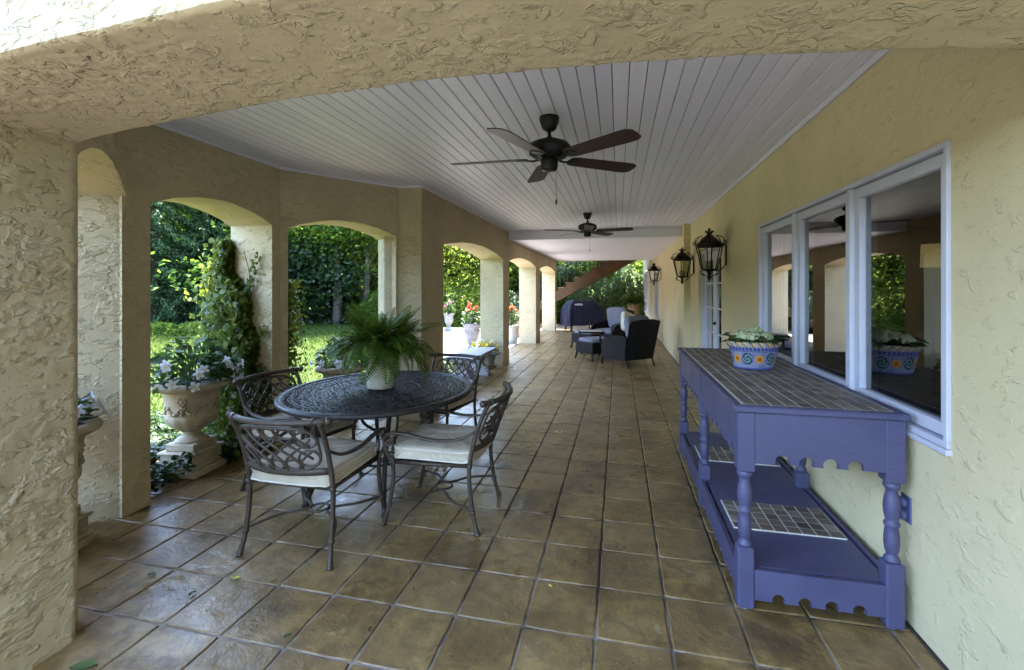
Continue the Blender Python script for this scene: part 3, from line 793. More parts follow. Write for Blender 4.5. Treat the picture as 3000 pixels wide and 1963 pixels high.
for k in range(70):
    a = rnd.uniform(0, 2 * PI); rr = rnd.uniform(0.4, 1.12); zz = rnd.uniform(0.0, 0.05)
    C.append((rr * 0.165 * math.cos(a), rr * 0.125 * math.sin(a), zz + 0.02)); A.append((math.cos(a), math.sin(a), rnd.uniform(-.5, .35))); N.append((rnd.uniform(-.3, .3), rnd.uniform(-.3, .3), 1))
link('leaves', leaf_mesh('leaves', np.array(C), np.array(A), np.array(N), 0.085, 0.052, 0.15), M['hydleaf'], hy)
for (bx, by, bz, br) in [(-.085, -.02, .06, .048), (-.02, -.055, .065, .050), (.055, -.05, .06, .047), (.02, .02, .085, .055), (-.05, .05, .07, .046), (.09, .02, .055, .045), (.04, .07, .06, .045)]:
    d = rv(230); d = d[d[:, 2] > -0.45]; n = len(d); pos = np.array((bx, by, bz)) + d * br * np.array((1, 1, .8)) * (0.94 + 0.10 * rng.random((n, 1)))
    link('bloom', leaf_mesh('bloom', pos, np.cross(d, rv(n)), d, 0.017, 0.016, 0.1), M['hyd'], hy)

# ------------------------------------------------------------------ oval cast table
tb = thing('dining_table', 'oval cast metal patio table with pierced scroll top', 'table', (-1.795, 3.29, 0))
TA, TB, TZ = 0.695, 0.775, 0.725
def table_top():
    m = MB(); rim = []
    prof = [(1.0, -.030), (1.008, -.022), (1.01, -.010), (1.0, 0.0), (0.985, 0.004), (0.955, 0.002), (0.945, -0.006), (0.945, -0.026), (1.0, -.030)]
    vs = []; n = 96
    for (r, z) in prof:
        for k in range(n):
            a = 2 * PI * k / n; e_ = (r - 1.0) * 0.72
            vs.append(((TA + e_) * math.cos(a), (TB + e_) * math.sin(a), TZ + z))
    fs = [(i * n + k, i * n + (k + 1) % n, (i + 1) * n + (k + 1) % n, (i + 1) * n + k) for i in range(len(prof) - 1) for k in range(n)]
    return m.add(vs, fs, True)
table_top().build('rim', M['tabmetal'], tb)
def lattice():
    import bmesh
    bm = bmesh.new(); q = random.Random(3)
    rings = [0.02] + [0.06 + 0.0435 * i for i in range(21)]
    rings = [r for r in rings if r < 0.945] + [0.945]
    grid = []
    for j, r in enumerate(rings):
        n = 132 if r > 0.5 else (66 if r > 0.22 else 33)
        off = (j % 2) * 0.5; jr = 0 if j in (0, len(rings) - 1) else 0.019
        row = []
        for k in range(n):
            a = 2 * PI * (k + off + q.uniform(-.32, .32)) / n; rr = r + q.uniform(-jr, jr)
            row.append(bm.verts.new((TA * rr * math.cos(a), TB * rr * math.sin(a), TZ - 0.006)))
        grid.append(row)
    for a, b in zip(grid[:-1], grid[1:]):
        na, nb = len(a), len(b)
        for k in range(na):
            if nb == na: bm.faces.new((a[k], b[k], b[(k + 1) % nb], a[(k + 1) % na]))
            else: bm.faces.new((a[k], b[2 * k], b[(2 * k + 1) % nb], b[(2 * k + 2) % nb], a[(k + 1) % na]))
    bm.normal_update()
    fs = list(bm.faces)
    bmesh.ops.inset_individual(bm, faces=fs, thickness=0.0042, depth=0.0, use_even_offset=False)
    bmesh.ops.delete(bm, geom=fs, context='FACES_ONLY')
    geo = bmesh.ops.extrude_face_region(bm, geom=list(bm.faces))
    vs = [g for g in geo['geom'] if isinstance(g, bmesh.types.BMVert)]
    bmesh.ops.translate(bm, vec=(0, 0, -0.012), verts=vs)
    bmesh.ops.recalc_face_normals(bm, faces=list(bm.faces))
    me = bpy.data.meshes.new('pierced_top'); bm.to_mesh(me); bm.free(); return me
link('pierced_top', lattice(), M['tabmetal'], tb)
for rr in (0.42, 0.66, 0.86):
    MB().tube([(TA * rr * math.cos(2 * PI * k / 72), TB * rr * math.sin(2 * PI * k / 72), TZ - .0045) for k in range(72)], 0.0034, 6, closed=True).build('ring', M['tabmetal'], tb)
MB().tube([(0.36 * math.cos(2 * PI * k / 48), 0.50 * math.sin(2 * PI * k / 48), TZ - .045) for k in range(48)], 0.014, 8, closed=True).build('support_ring', M['tabmetal'], tb)
for sx_ in (-1, 1):
    for sy_ in (-1, 1):
        m = MB()
        m.tube(bez([(sx_ * .30, sy_ * .42, TZ - .03), (sx_ * .275, sy_ * .40, .55), (sx_ * .255, sy_ * .40, .35), (sx_ * .265, sy_ * .44, .15), (sx_ * .30, sy_ * .50, 0.004)], 6), 0.017, 8)
        m.ball((sx_ * .30, sy_ * .50, 0.016), 0.022, 10, 0.7)
        m.tube(bez([(sx_ * .26, sy_ * .40, .50), (sx_ * .18, sy_ * .52, .60), (sx_ * .20, sy_ * .60, .68), (sx_ * .28, sy_ * .58, TZ - .03)], 6), 0.010, 6)
        m.build('leg', M['tabmetal'], tb)
m = MB()
for s_ in (-1, 1):
    m.tube(bez([(s_ * .26, -.43, .17), (s_ * .10, -.12, .18), (s_ * .10, .12, .18), (s_ * .26, .43, .17)], 6), 0.010, 6)
m.tube([(.15 * math.cos(2 * PI * k / 24), .15 * math.sin(2 * PI * k / 24), .18) for k in range(24)], 0.010, 6, closed=True)
m.build('stretcher', M['tabmetal'], tb)

# ------------------------------------------------------------------ four cast armchairs
def pillow(m, w, d, h, z0, bulge=0.018, n=24, seed=0):
    q = random.Random(seed); ph = q.uniform(0, 6)
    def f(u, v):
        a = 2 * PI * u; ca, sa = math.cos(a), math.sin(a); p = 0.22
        x = math.copysign(abs(ca) ** p, ca) * w / 2; y = math.copysign(abs(sa) ** p, sa) * d / 2
        prof = [(0.0, 0.0), (0.80, 0.0), (0.955, .06), (0.99, 0.16), (0.972, .5), (0.99, 0.84), (0.955, .95), (0.8, 1.0), (0.4, 1.0), (0.0, 1.0)]
        t = v * (len(prof) - 1); i = min(int(t), len(prof) - 2); e_ = t - i
        s_ = prof[i][0] * (1 - e_) + prof[i + 1][0] * e_; zz = prof[i][1] * (1 - e_) + prof[i + 1][1] * e_
        bz = bulge * (1 - s_ * s_) * (1 if zz > .5 else -0.3)
        wr = 0.004 * math.sin(5 * x / w * 6 + ph) * math.cos(4 * y / d * 5)
        return (x * s_, y * s_, z0 + zz * h + bz + wr * (zz > .9) + 0.003 * math.sin(9 * a + ph) * (0.1 < zz < .9))
    return m.grid(48, 19, f, True, True)
def border(w, d, z, n=48):
    o = []
    for k in range(n):
        a = 2 * PI * k / n; ca, sa = math.cos(a), math.sin(a); p = 0.22
        o.append((math.copysign(abs(ca) ** p, ca) * w / 2 * 0.985, math.copysign(abs(sa) ** p, sa) * d / 2 * 0.985, z + 0.003 * math.sin(9 * a)))
    return o
def make_chair():
    t = thing('patio_chair', 'x', 'chair', (0, 0, 0), 0, 'cast metal chairs around the oval table')
    I = M['iron']
    for s_ in (-1, 1):
        m = MB()
        path = bez([(s_ * .285, -.315, 0.004), (s_ * .272, -.285, .12), (s_ * .268, -.262, .28), (s_ * .268, -.262, .42), (s_ * .268, -.295, .58), (s_ * .270, -.345, .72), (s_ * .272, -.385, .80)], 6)
        m.tube(path, [0.014 if i > 3 else 0.017 - 0.001 * i for i in range(len(path))], 8)
        m.lathe([(.012, 0), (.019, .001), (.018, .010), (.012, .022)], 10, (s_ * .285, -.315, 0))
        for z, y in ((.13, -.283), (.405, -.262)): m.lathe([(.013, -.012), (.0185, -.008), (.0185, .008), (.013, .012)], 10, (s_ * (.272 if z < .2 else .268), y, z))
        m.build('leg', I, t)
        m = MB()
        path = bez([(s_ * .285, .300, 0.004), (s_ * .275, .268, .12), (s_ * .268, .242, .28), (s_ * .270, .245, .40), (s_ * .285, .278, .46), (s_ * .292, .275, .525), (s_ * .290, .225, .555)], 6)
        m.tube(path, 0.0135, 8)
        m.lathe([(.012, 0), (.019, .001), (.018, .010), (.012, .022)], 10, (s_ * .285, .300, 0))
        for z, y in ((.13, .265), (.385, .243)): m.lathe([(.013, -.012), (.018, -.008), (.018, .008), (.013, .012)], 10, (s_ * .272, y, z))
        m.build('leg', I, t)
        m = MB()
        arm = bez([(s_ * .268, -.312, .63), (s_ * .285, -.20, .575), (s_ * .295, -.04, .562), (s_ * .296, .12, .585), (s_ * .294, .23, .590), (s_ * .292, .285, .56), (s_ * .292, .285, .525), (s_ * .292, .255, .515), (s_ * .292, .24, .535)], 5)
        m.tube(arm, [0.013 + 0.006 * math.sin(PI * i / (len(arm) - 1)) for i in range(len(arm))], 8, flat=0.6)
        m.build('arm', I, t)
    bot = lambda u: Vector((.255 * u, -.282 - .060 * (1 - u * u), .508))
    tpv = lambda u: Vector((.262 * u, -.378 - .070 * (1 - u * u), .785))
    P = lambda u, v: bot(u).lerp(tpv(u), v)
    m = MB(); rail = [tpv(u) + Vector((0, -.004, .018)) for u in np.linspace(-1.16, 1.16, 21)]
    m.tube(rail, 0.0165, 10)
    for e_ in (0, -1):
        c = rail[e_]; m.ball(c, 0.022, 10)
        c2 = rail[2 if e_ == 0 else -3]; m.tube([c2 - (rail[3] - rail[2]) * .25, c2 + (rail[3] - rail[2]) * .25], 0.022, 10)
    m.build('top_rail', I, t)
    m = MB(); m.tube([bot(u) for u in np.linspace(-1, 1, 17)], 0.011, 8, flat=1.8); m.build('back_rail', I, t)
    m = MB(); r = 0.0070
    fr = lambda a: (0.93 * math.copysign(abs(math.cos(a)) ** .55, math.cos(a)), 0.5 + 0.46 * math.copysign(abs(math.sin(a)) ** .55, math.sin(a)))
    m.tube([P(*fr(2 * PI * k / 64)) for k in range(64)], r * 1.15, 6, closed=True)
    inside = lambda u, v: (abs(u) / 0.93) ** 3.2 + (abs(v - .5) / .46) ** 3.2 <= 1.0
    for a0 in (-1.2, -.86, -.52, -.17, .17, .52, .86, 1.2):
        for sg in (-1, 1):
            pts = []
            for v in np.linspace(0.02, 0.98, 40):
                u = a0 + sg * (v - .5) * 0.82 + 0.10 * math.sin((v - .5) * PI * 2) * sg
                if inside(u, v) and abs(u) < 0.80: pts.append(P(u, v) + Vector((0, .003 * sg, 0)))
            if len(pts) > 4: m.tube(pts, r, 6)
    for (uc, vc, ru, rv_, sk) in ((-.70, .70, .20, .17, .3), (.70, .70, .20, .17, -.3), (-.70, .30, .20, .17, -.3), (.70, .30, .20, .17, .3), (-.36, .83, .17, .10, 0), (.36, .83, .17, .10, 0), (-.36, .17, .17, .10, 0), (.36, .17, .17, .10, 0), (0, .84, .14, .10, 0), (0, .16, .14, .10, 0)):
        m.tube([P(uc + ru * math.cos(a) + sk * .3 * math.sin(a) * ru, vc + rv_ * math.sin(a)) + Vector((0, .004, 0)) for a in [2 * PI * k / 20 for k in range(20)]], r, 6, closed=True)
    m.build('back_lattice', I, t)
    m = MB()
    for s_ in (-1, 1):
        m.tube(bez([(s_ * .275, -.282, .14), (s_ * .19, -.12, .150), (s_ * .06, 0.0, .155), (s_ * .19, .12, .150), (s_ * .275, .265, .14)], 7), 0.0085, 6)
    m.tube([(.055 * math.cos(2 * PI * k / 18), .055 * math.sin(2 * PI * k / 18), .157) for k in range(18)], 0.0075, 6, closed=True)
    m.build('stretcher', I, t)
    fm = MB(); fm.tube([(-.262, -.255, .405), (.262, -.255, .405), (.262, .238, .395), (-.262, .238, .395)], 0.012, 6, closed=True)
    fm.box((0, -0.005, .400), (.50, .46, .006)); fm.build('seat_frame', I, t)
    cu = pillow(MB(), .530, .565, .086, .412, .016).build('cushion', M['cushion'], t, (0, -0.015, 0))
    MB().tube(border(.530, .565, .425), .0055, 6, closed=True).build('piping', M['piping'], cu)
    MB().tube(border(.530, .565, .485), .0055, 6, closed=True).build('piping', M['piping'], cu)
    return t
ch = make_chair()
ch.location = (-1.785, 2.52, 0); ch.rotation_euler = (0, 0, 0.0)
ch['label'] = 'cast metal armchair nearest the camera, its lattice back turned to us'
instance(ch, (-1.155, 2.985, 0), PI / 2 + 0.02, 'cast metal armchair on the open side of the oval table, cream cushion in profile')
instance(ch, (-2.36, 3.15, 0), -PI / 2 - 0.16, 'cast metal armchair between the oval table and the ivy covered pillar')
instance(ch, (-1.68, 4.15, 0), PI - 0.20, 'cast metal armchair at the far end of the oval table, before the stone bench')

# ------------------------------------------------------------------ fern in its tall pot
fp = thing('fern_pot', 'tall cream tapered pot standing on the oval patio table', 'pot', (-1.80, 3.31, TZ + 0.0045))
MB().lathe([(.098, 0), (.104, .004), (.108, .03), (.114, .12), (.121, .22), (.126, .265), (.132, .272), (.132, .292), (.124, .296), (.118, .285), (.115, .26)], 40).build('body', M['pot'], fp)
MB().lathe([(.005, .262), (.117, .262)], 24, cap=False).build('soil', M['soil'], fp)
M['fern'] = leafmat('fern_pinna', (0.022, 0.050, 0.007), (0.105, 0.160, 0.020), 0.38, 0.5, 0.2)
def frond_mesh(length, droop, seed):
    q = random.Random(seed); n = 27; C = []; A = []; N = []; L = []; W = []
    P = []
    th = q.uniform(1.0, 1.35) if droop < 1.2 else q.uniform(0.5, 0.95); x = z = 0.0
    for i in range(n + 1):
        P.append((x, z)); t = i / n; a = th - droop * (t ** 1.15) * 1.5
        x += math.cos(a) * length / n; z += math.sin(a) * length / n
    for i in range(2, n):
        t = i / n; wl_ = 0.082 * (math.sin(PI * min(1, t * 0.85 + 0.15)) ** 0.8) + 0.006
        dx, dz = P[i + 1][0] - P[i][0], P[i + 1][1] - P[i][1]; l = math.hypot(dx, dz); dx /= l; dz /= l
        for s_ in (-1, 1):
            ax = Vector((dx * .35, s_ * .95, dz * .35 - .12)).normalized()
            c = Vector((P[i][0], 0, P[i][1])) + ax * wl_ / 2
            C.append(c); A.append(ax); N.append((-dz, 0, dx)); L.append(wl_); W.append(length / n * 0.86)
    me = leaf_mesh('frond', np.array(C), np.array(A), np.array(N), np.array(L), np.array(W), 0.1)
    return me
fr_u = [frond_mesh(rnd.uniform(.34, .44), rnd.uniform(.35, .85), i) for i in range(7)]
fr_d = [frond_mesh(rnd.uniform(.36, .50), rnd.uniform(1.25, 1.7), i + 50) for i in range(7)]
def fern(name, label, loc, n, sc=1.0, group=None):
    t = thing(name, label, 'fern', loc, 0, group)
    q = random.Random(int(loc[0] * 100) + n)
    for i in range(n):
        up = i % 2 == 0; a = i * 2.39996 + q.uniform(-.3, .3)
        o = link('frond', q.choice(fr_u if up else fr_d), M['fern'], t, (q.uniform(.01, .07) * math.cos(a) * sc, q.uniform(.01, .07) * math.sin(a) * sc, q.uniform(-.01, .03)), rot=(q.uniform(-.5, .5), q.uniform(-.30, .25), a))
        s_ = sc * q.uniform(.88, 1.2); o.scale = (s_, s_, s_)
    return t
fern('boston_fern', 'lush arching green fern growing from the tall pot on the table', (-1.80, 3.31, TZ + 0.275), 135, 0.92)

# ------------------------------------------------------------------ ceiling fans
def make_fan():
    t = thing('ceiling_fan', 'x', 'ceiling fan', (0, 0, 0), 0, 'dark ceiling fans under the porch ceiling')
    F = M['fanmetal']
    MB().lathe([(.066, 0), (.068, -.012), (.062, -.035), (.048, -.078), (.036, -.092), (.02, -.098)], 28).build('canopy', F, t)
    MB().lathe([(.012, -.09), (.012, -.150)], 12).lathe([(.020, -.135), (.024, -.142), (.024, -.165)], 14).build('downrod', F, t)
    MB().lathe([(.028, -.150), (.075, -.160), (.125, -.180), (.146, -.205), (.146, -.222), (.138, -.235), (.138, -.248), (.120, -.268), (.085, -.285), (.06, -.29)], 40).build('motor', F, t)
    MB().lathe([(.058, -.285), (.060, -.300), (.057, -.345), (.050, -.362), (.02, -.368)], 28).build('switch_housing', F, t)
    bl = [(.165, -.052), (.20, -.060), (.40, -.067), (.60, -.073), (.655, -.070), (.690, -.048), (.695, .0), (.690, .048), (.655, .070), (.60, .073), (.40, .067), (.20, .060), (.165, .052), (.150, .025), (.150, -.025)]
    for k in range(5):
        a = math.radians(-108 + 72 * k); R = Matrix.Rotation(a, 3, 'Z') @ Matrix.Rotation(math.radians(-11), 3, 'X')
        ar = MB(); pa = [(.05, 0, -.272), (.10, 0, -.292), (.15, 0, -.288), (.185, 0, -.283)]
        ar.tube([Matrix.Rotation(a, 3, 'Z') @ Vector(p) for p in bez(pa, 4)], [0.013] * 13, 8, flat=.5)
        A_ = MB().prism([(.14, -.02), (.17, -.042), (.215, -.035), (.235, 0), (.215, .035), (.17, .042), (.14, .02)], (0, 0, -.004), (1, 0, 0), (0, 1, 0), (0, 0, -.005))
        ar.add([R @ Vector(p) + Vector((0, 0, -.280)) for p in A_.v], A_.f)
        b_ = ar.build('blade_arm', F, t)
        mb = MB().prism(bl, (0, 0, 0), (1, 0, 0), (0, 1, 0), (0, 0, .006))
        MB().add([R @ Vector(p) + Vector((0, 0, -.283)) for p in mb.v], mb.f).build('blade', M['blade'], t)
    MB().tube([(.045, 0.02, -.35), (.045, 0.02, -.56)], .0013, 5).lathe([(.002, 0), (.006, -.006), (.007, -.03), (.003, -.036)], 8, (.045, .02, -.555)).build('pull_chain', F, t)
    return t
fan = make_fan(); fan.location = (-.457, 3.14, 2.6598)
fan['label'] = 'large dark five-blade ceiling fan nearest the camera'
instance(fan, (-.465, 7.28, 2.6598), 0.42, 'smaller looking dark five-blade ceiling fan farther down, before the beam')

# ------------------------------------------------------------------ wall lanterns
def make_lantern():
    t = thing('wall_lantern', 'x', 'lantern', (0, 0, 0), 0, 'bronze scroll lanterns on the house wall')
    B = M['lantern']; cx = -0.19; zt, zb, rt, rb = 0.285, 0.0, 0.158, 0.092; n = 6
    ang = [2 * PI * (k + .5) / n for k in range(n)]
    V = lambda r, a, z: Vector((cx + r * math.cos(a), r * math.sin(a), z))
    m = MB()
    for a in ang: m.tube([V(rb, a, zb), V(rt, a, zt)], .0075, 5)
    m.tube([V(rt + .004, a, zt) for a in ang], .011, 6, closed=True); m.tube([V(rb, a, zb) for a in ang], .009, 6, closed=True)
    m.tube([V(rt + .006, a, zt + .018) for a in ang], .006, 6, closed=True)
    m.build('cage', B, t)
    for k in range(n):
        a, b = ang[k], ang[(k + 1) % n]
        o1, o2 = [V(rb - .004, a, zb + .005), V(rb - .004, b, zb + .005), V(rt - .004, b, zt - .005), V(rt - .004, a, zt - .005)], None
        nn = (o1[1] - o1[0]).cross(o1[3] - o1[0]).normalized() * .002
        MB().add(o1 + [p + nn for p in o1], [(0, 1, 2, 3), (7, 6, 5, 4), (0, 4, 5, 1), (1, 5, 6, 2), (2, 6, 7, 3), (3, 7, 4, 0)]).build('pane', M['lampglass'], t)
    m = MB()
    m.lathe([(rt - .01, zt + .015), (.125, zt + .04), (.085, zt + .09), (.05, zt + .115), (.034, zt + .135), (.026, zt + .15), (.038, zt + .158), (.030, zt + .17), (.012, zt + .185)], 18, (cx, 0, 0))
    m.ball((cx, 0, zt + .200), .016, 10)
    crown = m.build('crown', B, t)
    for k in range(12):
        a = 2 * PI * k / 12; m = MB(); r0 = rt + .004
        m.tube([V(r0 * (1 - .25 * math.sin(PI * s_) * 0 + 0) - .075 * s_ + .035 * math.sin(PI * s_) , a, zt + .01 + .115 * s_ + .02 * math.sin(PI * s_)) for s_ in np.linspace(0, 1, 9)], [.013, .012, .010, .009, .008, .008, .007, .005, .003], 5, flat=.35)
        m.tube([V(r0 + .012 + .018 * math.cos(q_), a, zt + .035 + .022 * math.sin(q_)) for q_ in np.linspace(-2.2, 2.4, 9)], [.009, .009, .008, .008, .007, .006, .005, .004, .003], 5, flat=.4)
        m.tube([V(.030 + .022 * s_, a, zt + .15 + .035 * math.sin(PI * s_ * .9)) for s_ in np.linspace(0, 1, 6)], .005, 5, flat=.4)
        m.build('leaf_scroll', B, crown)
    m = MB()
    m.lathe([(rb - .01, -.006), (.045, -.018), (.024, -.035), (.020, -.075), (.030, -.085), (.024, -.10), (.012, -.115), (.006, -.135), (.001, -.14)], 14, (cx, 0, 0))
    for a in ang:
        m.tube([V(rb + .012 * math.sin(PI * s_ * 1.0) + .010 - .05 * s_ * s_, a, -.005 - .045 * math.sin(PI * .5 * s_) - .02 * s_) for s_ in np.linspace(0, 1, 8)], .0055, 5)
    m.build('bottom_finial', B, t)
    m = MB()
    for k in range(3):
        a = 2 * PI * k / 3 + .4; c = V(.038, a, 0)
        m.lathe([(.013, .0), (.013, .105)], 10, (c.x, c.y, 0))
    m.build('candle', M['pot'], t)
    m = MB().box((-.008, 0, .17), (.014, .07, .24), bev=.005)
    m.tube(bez([(-.012, 0, .06), (-.05, 0, .01), (-.10, 0, -.006), (-.16, 0, -.006)], 5), .007, 6)
    m.tube(bez([(-.012, 0, .285), (-.025, 0, .30), (-.04, 0, .285)], 4), .006, 6)
    m.build('bracket', B, t)
    return t
ln = make_lantern(); ln.location = (1.2585, 6.0, 1.722)
ln['label'] = 'bronze scroll wall lantern nearest us, between the big window and the door'
instance(ln, (1.2585, 8.45, 1.70), 0, 'bronze scroll wall lantern just past the door, middle of the three')
instance(ln, (1.1485, 13.4, 1.70), 0, 'bronze scroll wall lantern farthest down the porch, smallest of the three')

# ------------------------------------------------------------------ outlet, lamp and curtain behind the glass
ou = thing('electrical_outlet', 'dark blue outlet plate with two flip covers low on the wall', 'outlet', (1.2585, 2.425, 0.515))
MB().box((-.003, 0, 0), (.006, .072, .118), bev=.002).build('cover_plate', M['plate'], ou)
for z in (.027, -.027):
    MB().lathe([(.004, -.022), (.020, -.020), (.024, -.012), (.022, 0), (.004, .002)], 14, (0, 0, 0)).build('flip_cover', M['plate'], ou).rotation_euler = (0, PI / 2, 0)
    ou.children[-1].location = (-.008, 0, z)
k = NT('lit_lampshade'); em = k.new('Emission', Color=(1.0, 0.72, 0.30), Strength=0.022); k.l.new(em.outputs[0], k.out.inputs[0]); M['shade'] = k.m
la = thing('table_lamp', 'lit lamp with a pale drum shade inside the big window', 'lamp', (2.8, 5.0, 0.0))
MB().lathe([(.092, 1.69), (.085, 1.90), (.082, 1.90), (.089, 1.69)], 28, cap=False).build('lamp_shade', M['shade'], la)
MB().lathe([(.13, 0), (.13, .02), (.02, .03), (.012, .1), (.012, 1.75)], 16).build('stand', M['lantern'], la)
cu_ = MB().grid(26, 2, lambda u, v: (1.46 + .035 * math.sin(u * 30), 4.28 + .36 * u, 0.5 + 1.6 * v))
cu_.add([(x + .006, y, z) for x, y, z in cu_.v], [tuple(reversed(f)) for f in cu_.f], True)
tag(cu_.build('curtain', M['white']), 'pale curtain hanging inside the far pane of the big window', 'curtain')

# ------------------------------------------------------------------ stone urns with white flowering vines
def make_urn(pedestal=True):
    t = thing('stone_urn', 'x', 'urn', (0, 0, 0), 0, 'carved stone urns in the arches')
    st = M['stone']; zb = 0.25 if pedestal else 0.06
    m = MB()
    if pedestal:
        m.box((0, 0, .0275), (.37, .37, .055), bev=.008); m.box((0, 0, .068), (.335, .335, .028), bev=.012); m.box((0, 0, .125), (.30, .30, .09), bev=.006)
        m.box((0, 0, .180), (.335, .335, .022), bev=.007); m.box((0, 0, .220), (.255, .255, .060), 0.0, bev=.008)
    else: m.box((0, 0, .03), (.30, .30, .06), bev=.008)
    m.build('pedestal', st, t)
    m = MB()
    m.lathe([(.115, zb - .002), (.118, zb + .012), (.10, zb + .028), (.072, zb + .045), (.062, zb + .062), (.075, zb + .078), (.078, zb + .088), (.07, zb + .095)], 32).build('foot', st, t)
    m = MB(); z0 = zb + .09
    def lobes(r, z, a):
        f = max(0, 1 - abs(z - (z0 + .075)) / .085); return r + .010 * f * abs(math.cos(6 * a)), z
    m.lathe([(.07, z0), (.10, z0 + .012), (.145, z0 + .045), (.172, z0 + .085), (.180, z0 + .118), (.176, z0 + .135), (.171, z0 + .145), (.171, z0 + .16), (.176, z0 + .21), (.186, z0 + .265), (.196, z0 + .31), (.215, z0 + .335)], 72, mod=lobes)
    m.build('bowl', st, t)
    m = MB()
    def gad(r, z, a): return r * (1 + (0.018 * abs(math.sin(11 * a)) if r > .225 else 0)), z
    m.lathe([(.205, z0 + .330), (.235, z0 + .338), (.262, z0 + .352), (.272, z0 + .368), (.266, z0 + .386), (.245, z0 + .398), (.225, z0 + .402), (.214, z0 + .395), (.208, z0 + .37), (.205, z0 + .34)], 88, mod=gad, cap=False)
    m.build('rim', st, t)
    for k in range(4):
        a = 2 * PI * k / 4 + 0.35; m = MB(); R = .186; zz = z0 + .262
        c = Vector((R * math.cos(a), R * math.sin(a), zz)); m.ball(c, .018, 8)
        for j in range(6):
            b = 2 * PI * j / 6; m.ball(c + Vector((-math.sin(a) * math.cos(b), math.cos(a) * math.cos(b), math.sin(b))) * .026, .016, 8, .8)
        for sg in (-1, 1):
            for j in range(1, 8):
                b = a + sg * j * .095; dz = .085 * (1 - ((j - 4) / 4.0) ** 2) ; rr = .180 - .02 * dz
                m.ball((rr * math.cos(b), rr * math.sin(b), zz - .02 - dz), .017 if j % 2 else .014, 8)
        for dz in (.03, .055, .08): m.tube([c + Vector((0, 0, -.02)), c + Vector((-.010 * math.cos(a), -.010 * math.sin(a), -.03 - dz))], [.012, .016], 6)
        m.build('garland', st, t)
    for k in range(12):
        a = 2 * PI * k / 12; m = MB()
        m.tube([((.085 + .092 * s_) * math.cos(a), (.085 + .092 * s_) * math.sin(a), z0 + .008 + .105 * s_ ** 1.3) for s_ in np.linspace(0, 1.02, 7)], [.016, .024, .030, .031, .026, .016, .003], 6, flat=.45)
        m.build('carved_leaf', st, t)
    MB().lathe([(.005, z0 + .365), (.207, z0 + .365)], 32, cap=False).build('soil', M['soil'], t)
    return t, z0 + .365
M['mleaf'] = leafmat('vine_leaf_green', (0.014, 0.036, 0.008), (0.05, 0.095, 0.018), 0.3, 0.42, 0.25)
kf = NT('white_petal'); g_ = kf.n.new('ShaderNodeTexCoord').outputs['Object']
ln_ = kf.n.new('ShaderNodeVectorMath'); ln_.operation = 'LENGTH'; kf.l.new(g_, ln_.inputs[0])
kf.fin(kf.ramp(ln_.outputs['Value'], [(0.0, (0.75, 0.52, 0.08)), (0.012, (0.70, 0.62, 0.30)), (0.022, (0.72, 0.71, 0.82)), (0.05, (0.72, 0.71, 0.85))]), 0.6, 0, 0.2)
tr_ = kf.new('BsdfTranslucent', Color=(0.75, 0.74, 0.85)); mx_ = kf.n.new('ShaderNodeMixShader'); mx_.inputs[0].default_value = .35
kf.l.new(kf.p.outputs[0], mx_.inputs[1]); kf.l.new(tr_.outputs[0], mx_.inputs[2]); kf.l.new(mx_.outputs[0], kf.out.inputs[0]); M['wflower'] = kf.m
def flower_mesh(R=.042, n=5):
    m = MB(); vs = [(0, 0, -.004)]; fs = []
    for k in range(n * 4):
        a = 2 * PI * k / (n * 4); ph = k % 4; r = (R * .55, R * .92, R * 1.06, R * .92)[ph]; z = (.004, .012, .004, .012)[ph]
        vs.append((r * math.cos(a), r * math.sin(a), z + .004))
    for k in range(n * 4): fs.append((0, 1 + k, 1 + (k + 1) % (n * 4)))
    m.add(vs, fs, True); m.tube([(0, 0, -.045), (0, 0, -.02), (0, 0, -.002)], [.004, .006, .012], 8)
    return m.mesh('flower')
FM = flower_mesh(.041)
def vine_plant(name, label, loc, r, h, nleaf, nfl, seed, group, fmat=None, lmat=None, leaf=(.10, .048), fmesh=None, cat='plant', facing=None):
    t = thing(name, label, cat, loc, 0, group); q = np.random.default_rng(seed)
    m = MB()
    for k in range(9):
        a = q.uniform(0, 2 * PI); e_ = q.uniform(.3, .9)
        m.tube(bez([(.03 * math.cos(a), .03 * math.sin(a), -.01), (r * e_ * .4 * math.cos(a), r * e_ * .4 * math.sin(a), h * .5), (r * e_ * math.cos(a), r * e_ * math.sin(a), h * q.uniform(.5, 1))], 4), .004, 5)
    m.build('stems', M['stem'], t)
    u = q.random(nleaf) ** .5; a = q.uniform(0, 2 * PI, nleaf); z = q.random(nleaf) * h * (1.05 - .55 * u ** 2)
    C = np.stack([u * r * np.cos(a), u * r * np.sin(a), z], 1)
    A = np.stack([np.cos(a), np.sin(a), q.uniform(-.4, .7, nleaf)], 1) + q.normal(size=(nleaf, 3)) * .45
    N = np.stack([q.normal(size=nleaf) * .5, q.normal(size=nleaf) * .5, np.ones(nleaf)], 1)
    link('leaves', leaf_mesh('leaves', C, A, N, leaf[0] * q.uniform(.7, 1.2, nleaf), leaf[1] * q.uniform(.7, 1.2, nleaf), .18), lmat or M['mleaf'], t)
    for k in range(nfl):
        a = q.uniform(0, 2 * PI) if facing is None else facing + q.uniform(-1.5, 1.5)
        e_ = q.uniform(.92, 1.18); z = h * q.uniform(.12, .95) * (1.25 - .6 * e_)
        d = Vector((math.cos(a), math.sin(a), q.uniform(-.1, .6))).normalized()
        o = link('flower', fmesh or FM, fmat or M['wflower'], t, (e_ * r * math.cos(a), e_ * r * math.sin(a), z))
        o.rotation_euler = d.to_track_quat('Z', 'Y').to_euler()
    return t
u1, zs = make_urn(); u1.location = (-3.43, 3.16, 0.0); u1.rotation_euler = (0, 0, 0.12)
u1['label'] = 'carved stone urn on a square pedestal beside the ivy pillar, garland in full view'
